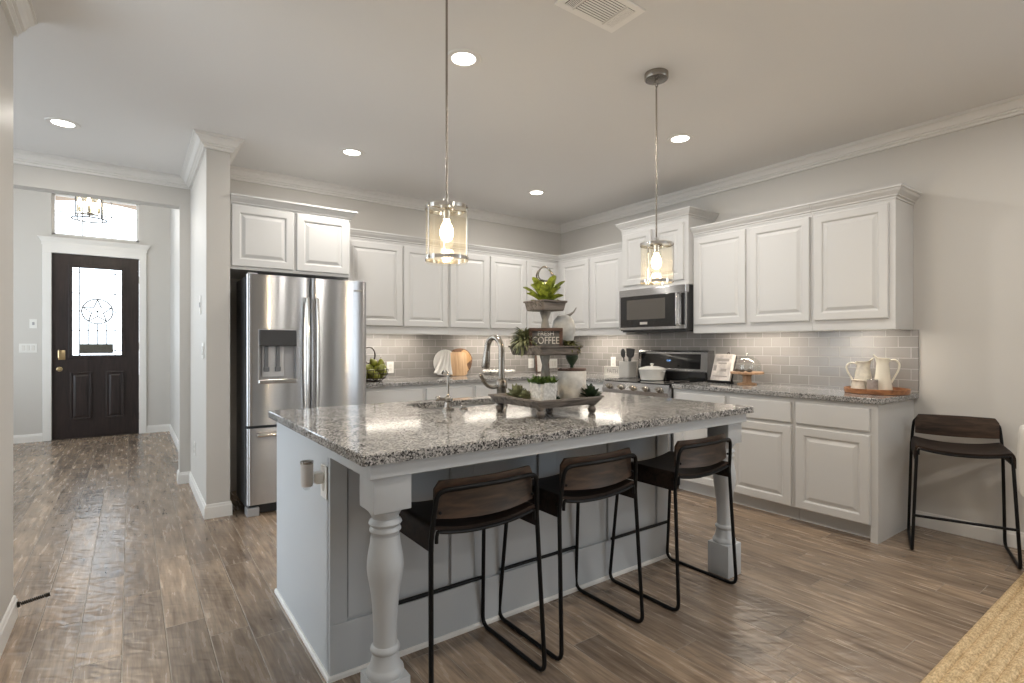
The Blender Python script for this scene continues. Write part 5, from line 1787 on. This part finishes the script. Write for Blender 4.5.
def rosette(name, loc, s, matn, lab, seed, pot=None):
    e = empty(name, loc, 0, lab, 'plant')
    r_ = random.Random(seed)
    m = MB()
    for ring_, (n, el) in enumerate(((7, .2), (7, .6), (6, 1.0), (4, 1.35))):
        for k in range(n):
            az = 2 * PI * k / n + ring_ * .5 + r_.uniform(-.15, .15)
            leaf(m, (0, 0, s * .25), az, el, s * r_.uniform(.8, 1.05), s * .28, .5, n=5, fold=.4)
    m.build('leaves', matn, e)
    MB().lathe([(0, 0), (s * .35, 0), (s * .4, s * .2), (s * .2, s * .35), (0, s * .36)], 14).build('stem', 'leaf_olive', e)
    return e
rosette('dark_succulent', (TX + .158, TY - .168, BZ), .072, 'leaf_dark', 'dark green succulent right of the lidded crock', 21)
rosette('dark_succulent', (TX + .004, TY - .075, BZ), .03, 'leaf_dark', 'tiny dark succulent between speckled pot and lidded crock', 25)
rosette('pale_succulent', (TX - .13, TY + .07, BZ), .07, 'leaf_sage', 'pale green succulent at left rear of bottom tier', 22)
rosette('pale_succulent', (TX - .14, TY - .02, BZ), .055, 'leaf_sage', 'small grey-green succulent left of the speckled pot', 23)
rosette('olive_succulent', (TX - .085, TY + .11, BZ), .06, 'leaf_olive', 'olive tufted succulent between faucet and speckled pot', 24)

# ------------------------------------------------------------------ rug and the white chair at the right edge
m = MB()
ny, nx = 400, 2
y0, y1, x0, x1 = -1.3, 0.702, 1.85, 4.3
rows = []
for i in range(ny * 2 + 1):
    y = y0 + (y1 - y0) * i / (ny * 2)
    ph = (y1 - y) / .042
    z = .002 + .013 * abs(math.sin(PI * ph)) ** .8
    if i in (0, ny * 2):
        z = .0
    rows.append([Vector((x, y, z)) for x in (x0, x0 + .004, (x0 + x1) / 2, x1 - .004, x1)])
for r_ in rows:
    r_[0].z = 0.0; r_[-1].z = 0.0
m.grid(rows)
tag(m.build('jute_rug', 'jute'), 'braided tan jute rug at bottom right corner', 'rug')

e = empty('white_chair', (3.868, .432, .0115), math.radians(-100), 'white moulded chair cut off by the right edge', 'chair')
m = MB()
rows = []
for i in range(17):
    s = i / 16
    row = []
    for j in range(25):
        u = -1 + 2 * j / 24
        if s < .5:
            q = s / .5
            y, z = .20 - .40 * q, .45 - .015 * math.sin(PI * q)
            wv = .205 + .01 * q
            zz = z + .05 * abs(u) ** 4 * (.3 + q)
            yv = y
        else:
            q = (s - .5) / .5
            y, z = -.20 - .075 * q, .45 + .425 * q
            wv = .215 - .035 * q ** 2
            zz = z + .05 * abs(u) ** 4 * (1 - q) - .03 * abs(u) ** 4 * q
            yv = y + .06 * abs(u) ** 2.5
        row.append(Vector((wv * u, yv, zz)))
    rows.append(row)
m.grid(rows)
sh = m.build('shell', 'white_enamel', e)
mod = sh.modifiers.new('thickness', 'SOLIDIFY'); mod.thickness = .012; mod.offset = 1
for sx in (-1, 1):
    for (yt, yf) in ((.13, .20), (-.13, -.22)):
        MB().tube([(sx * .12, yt * .8, .445), (sx * .14, yf * .7, .0)], [.016, .010], 10).build('leg', 'board_wood', e)
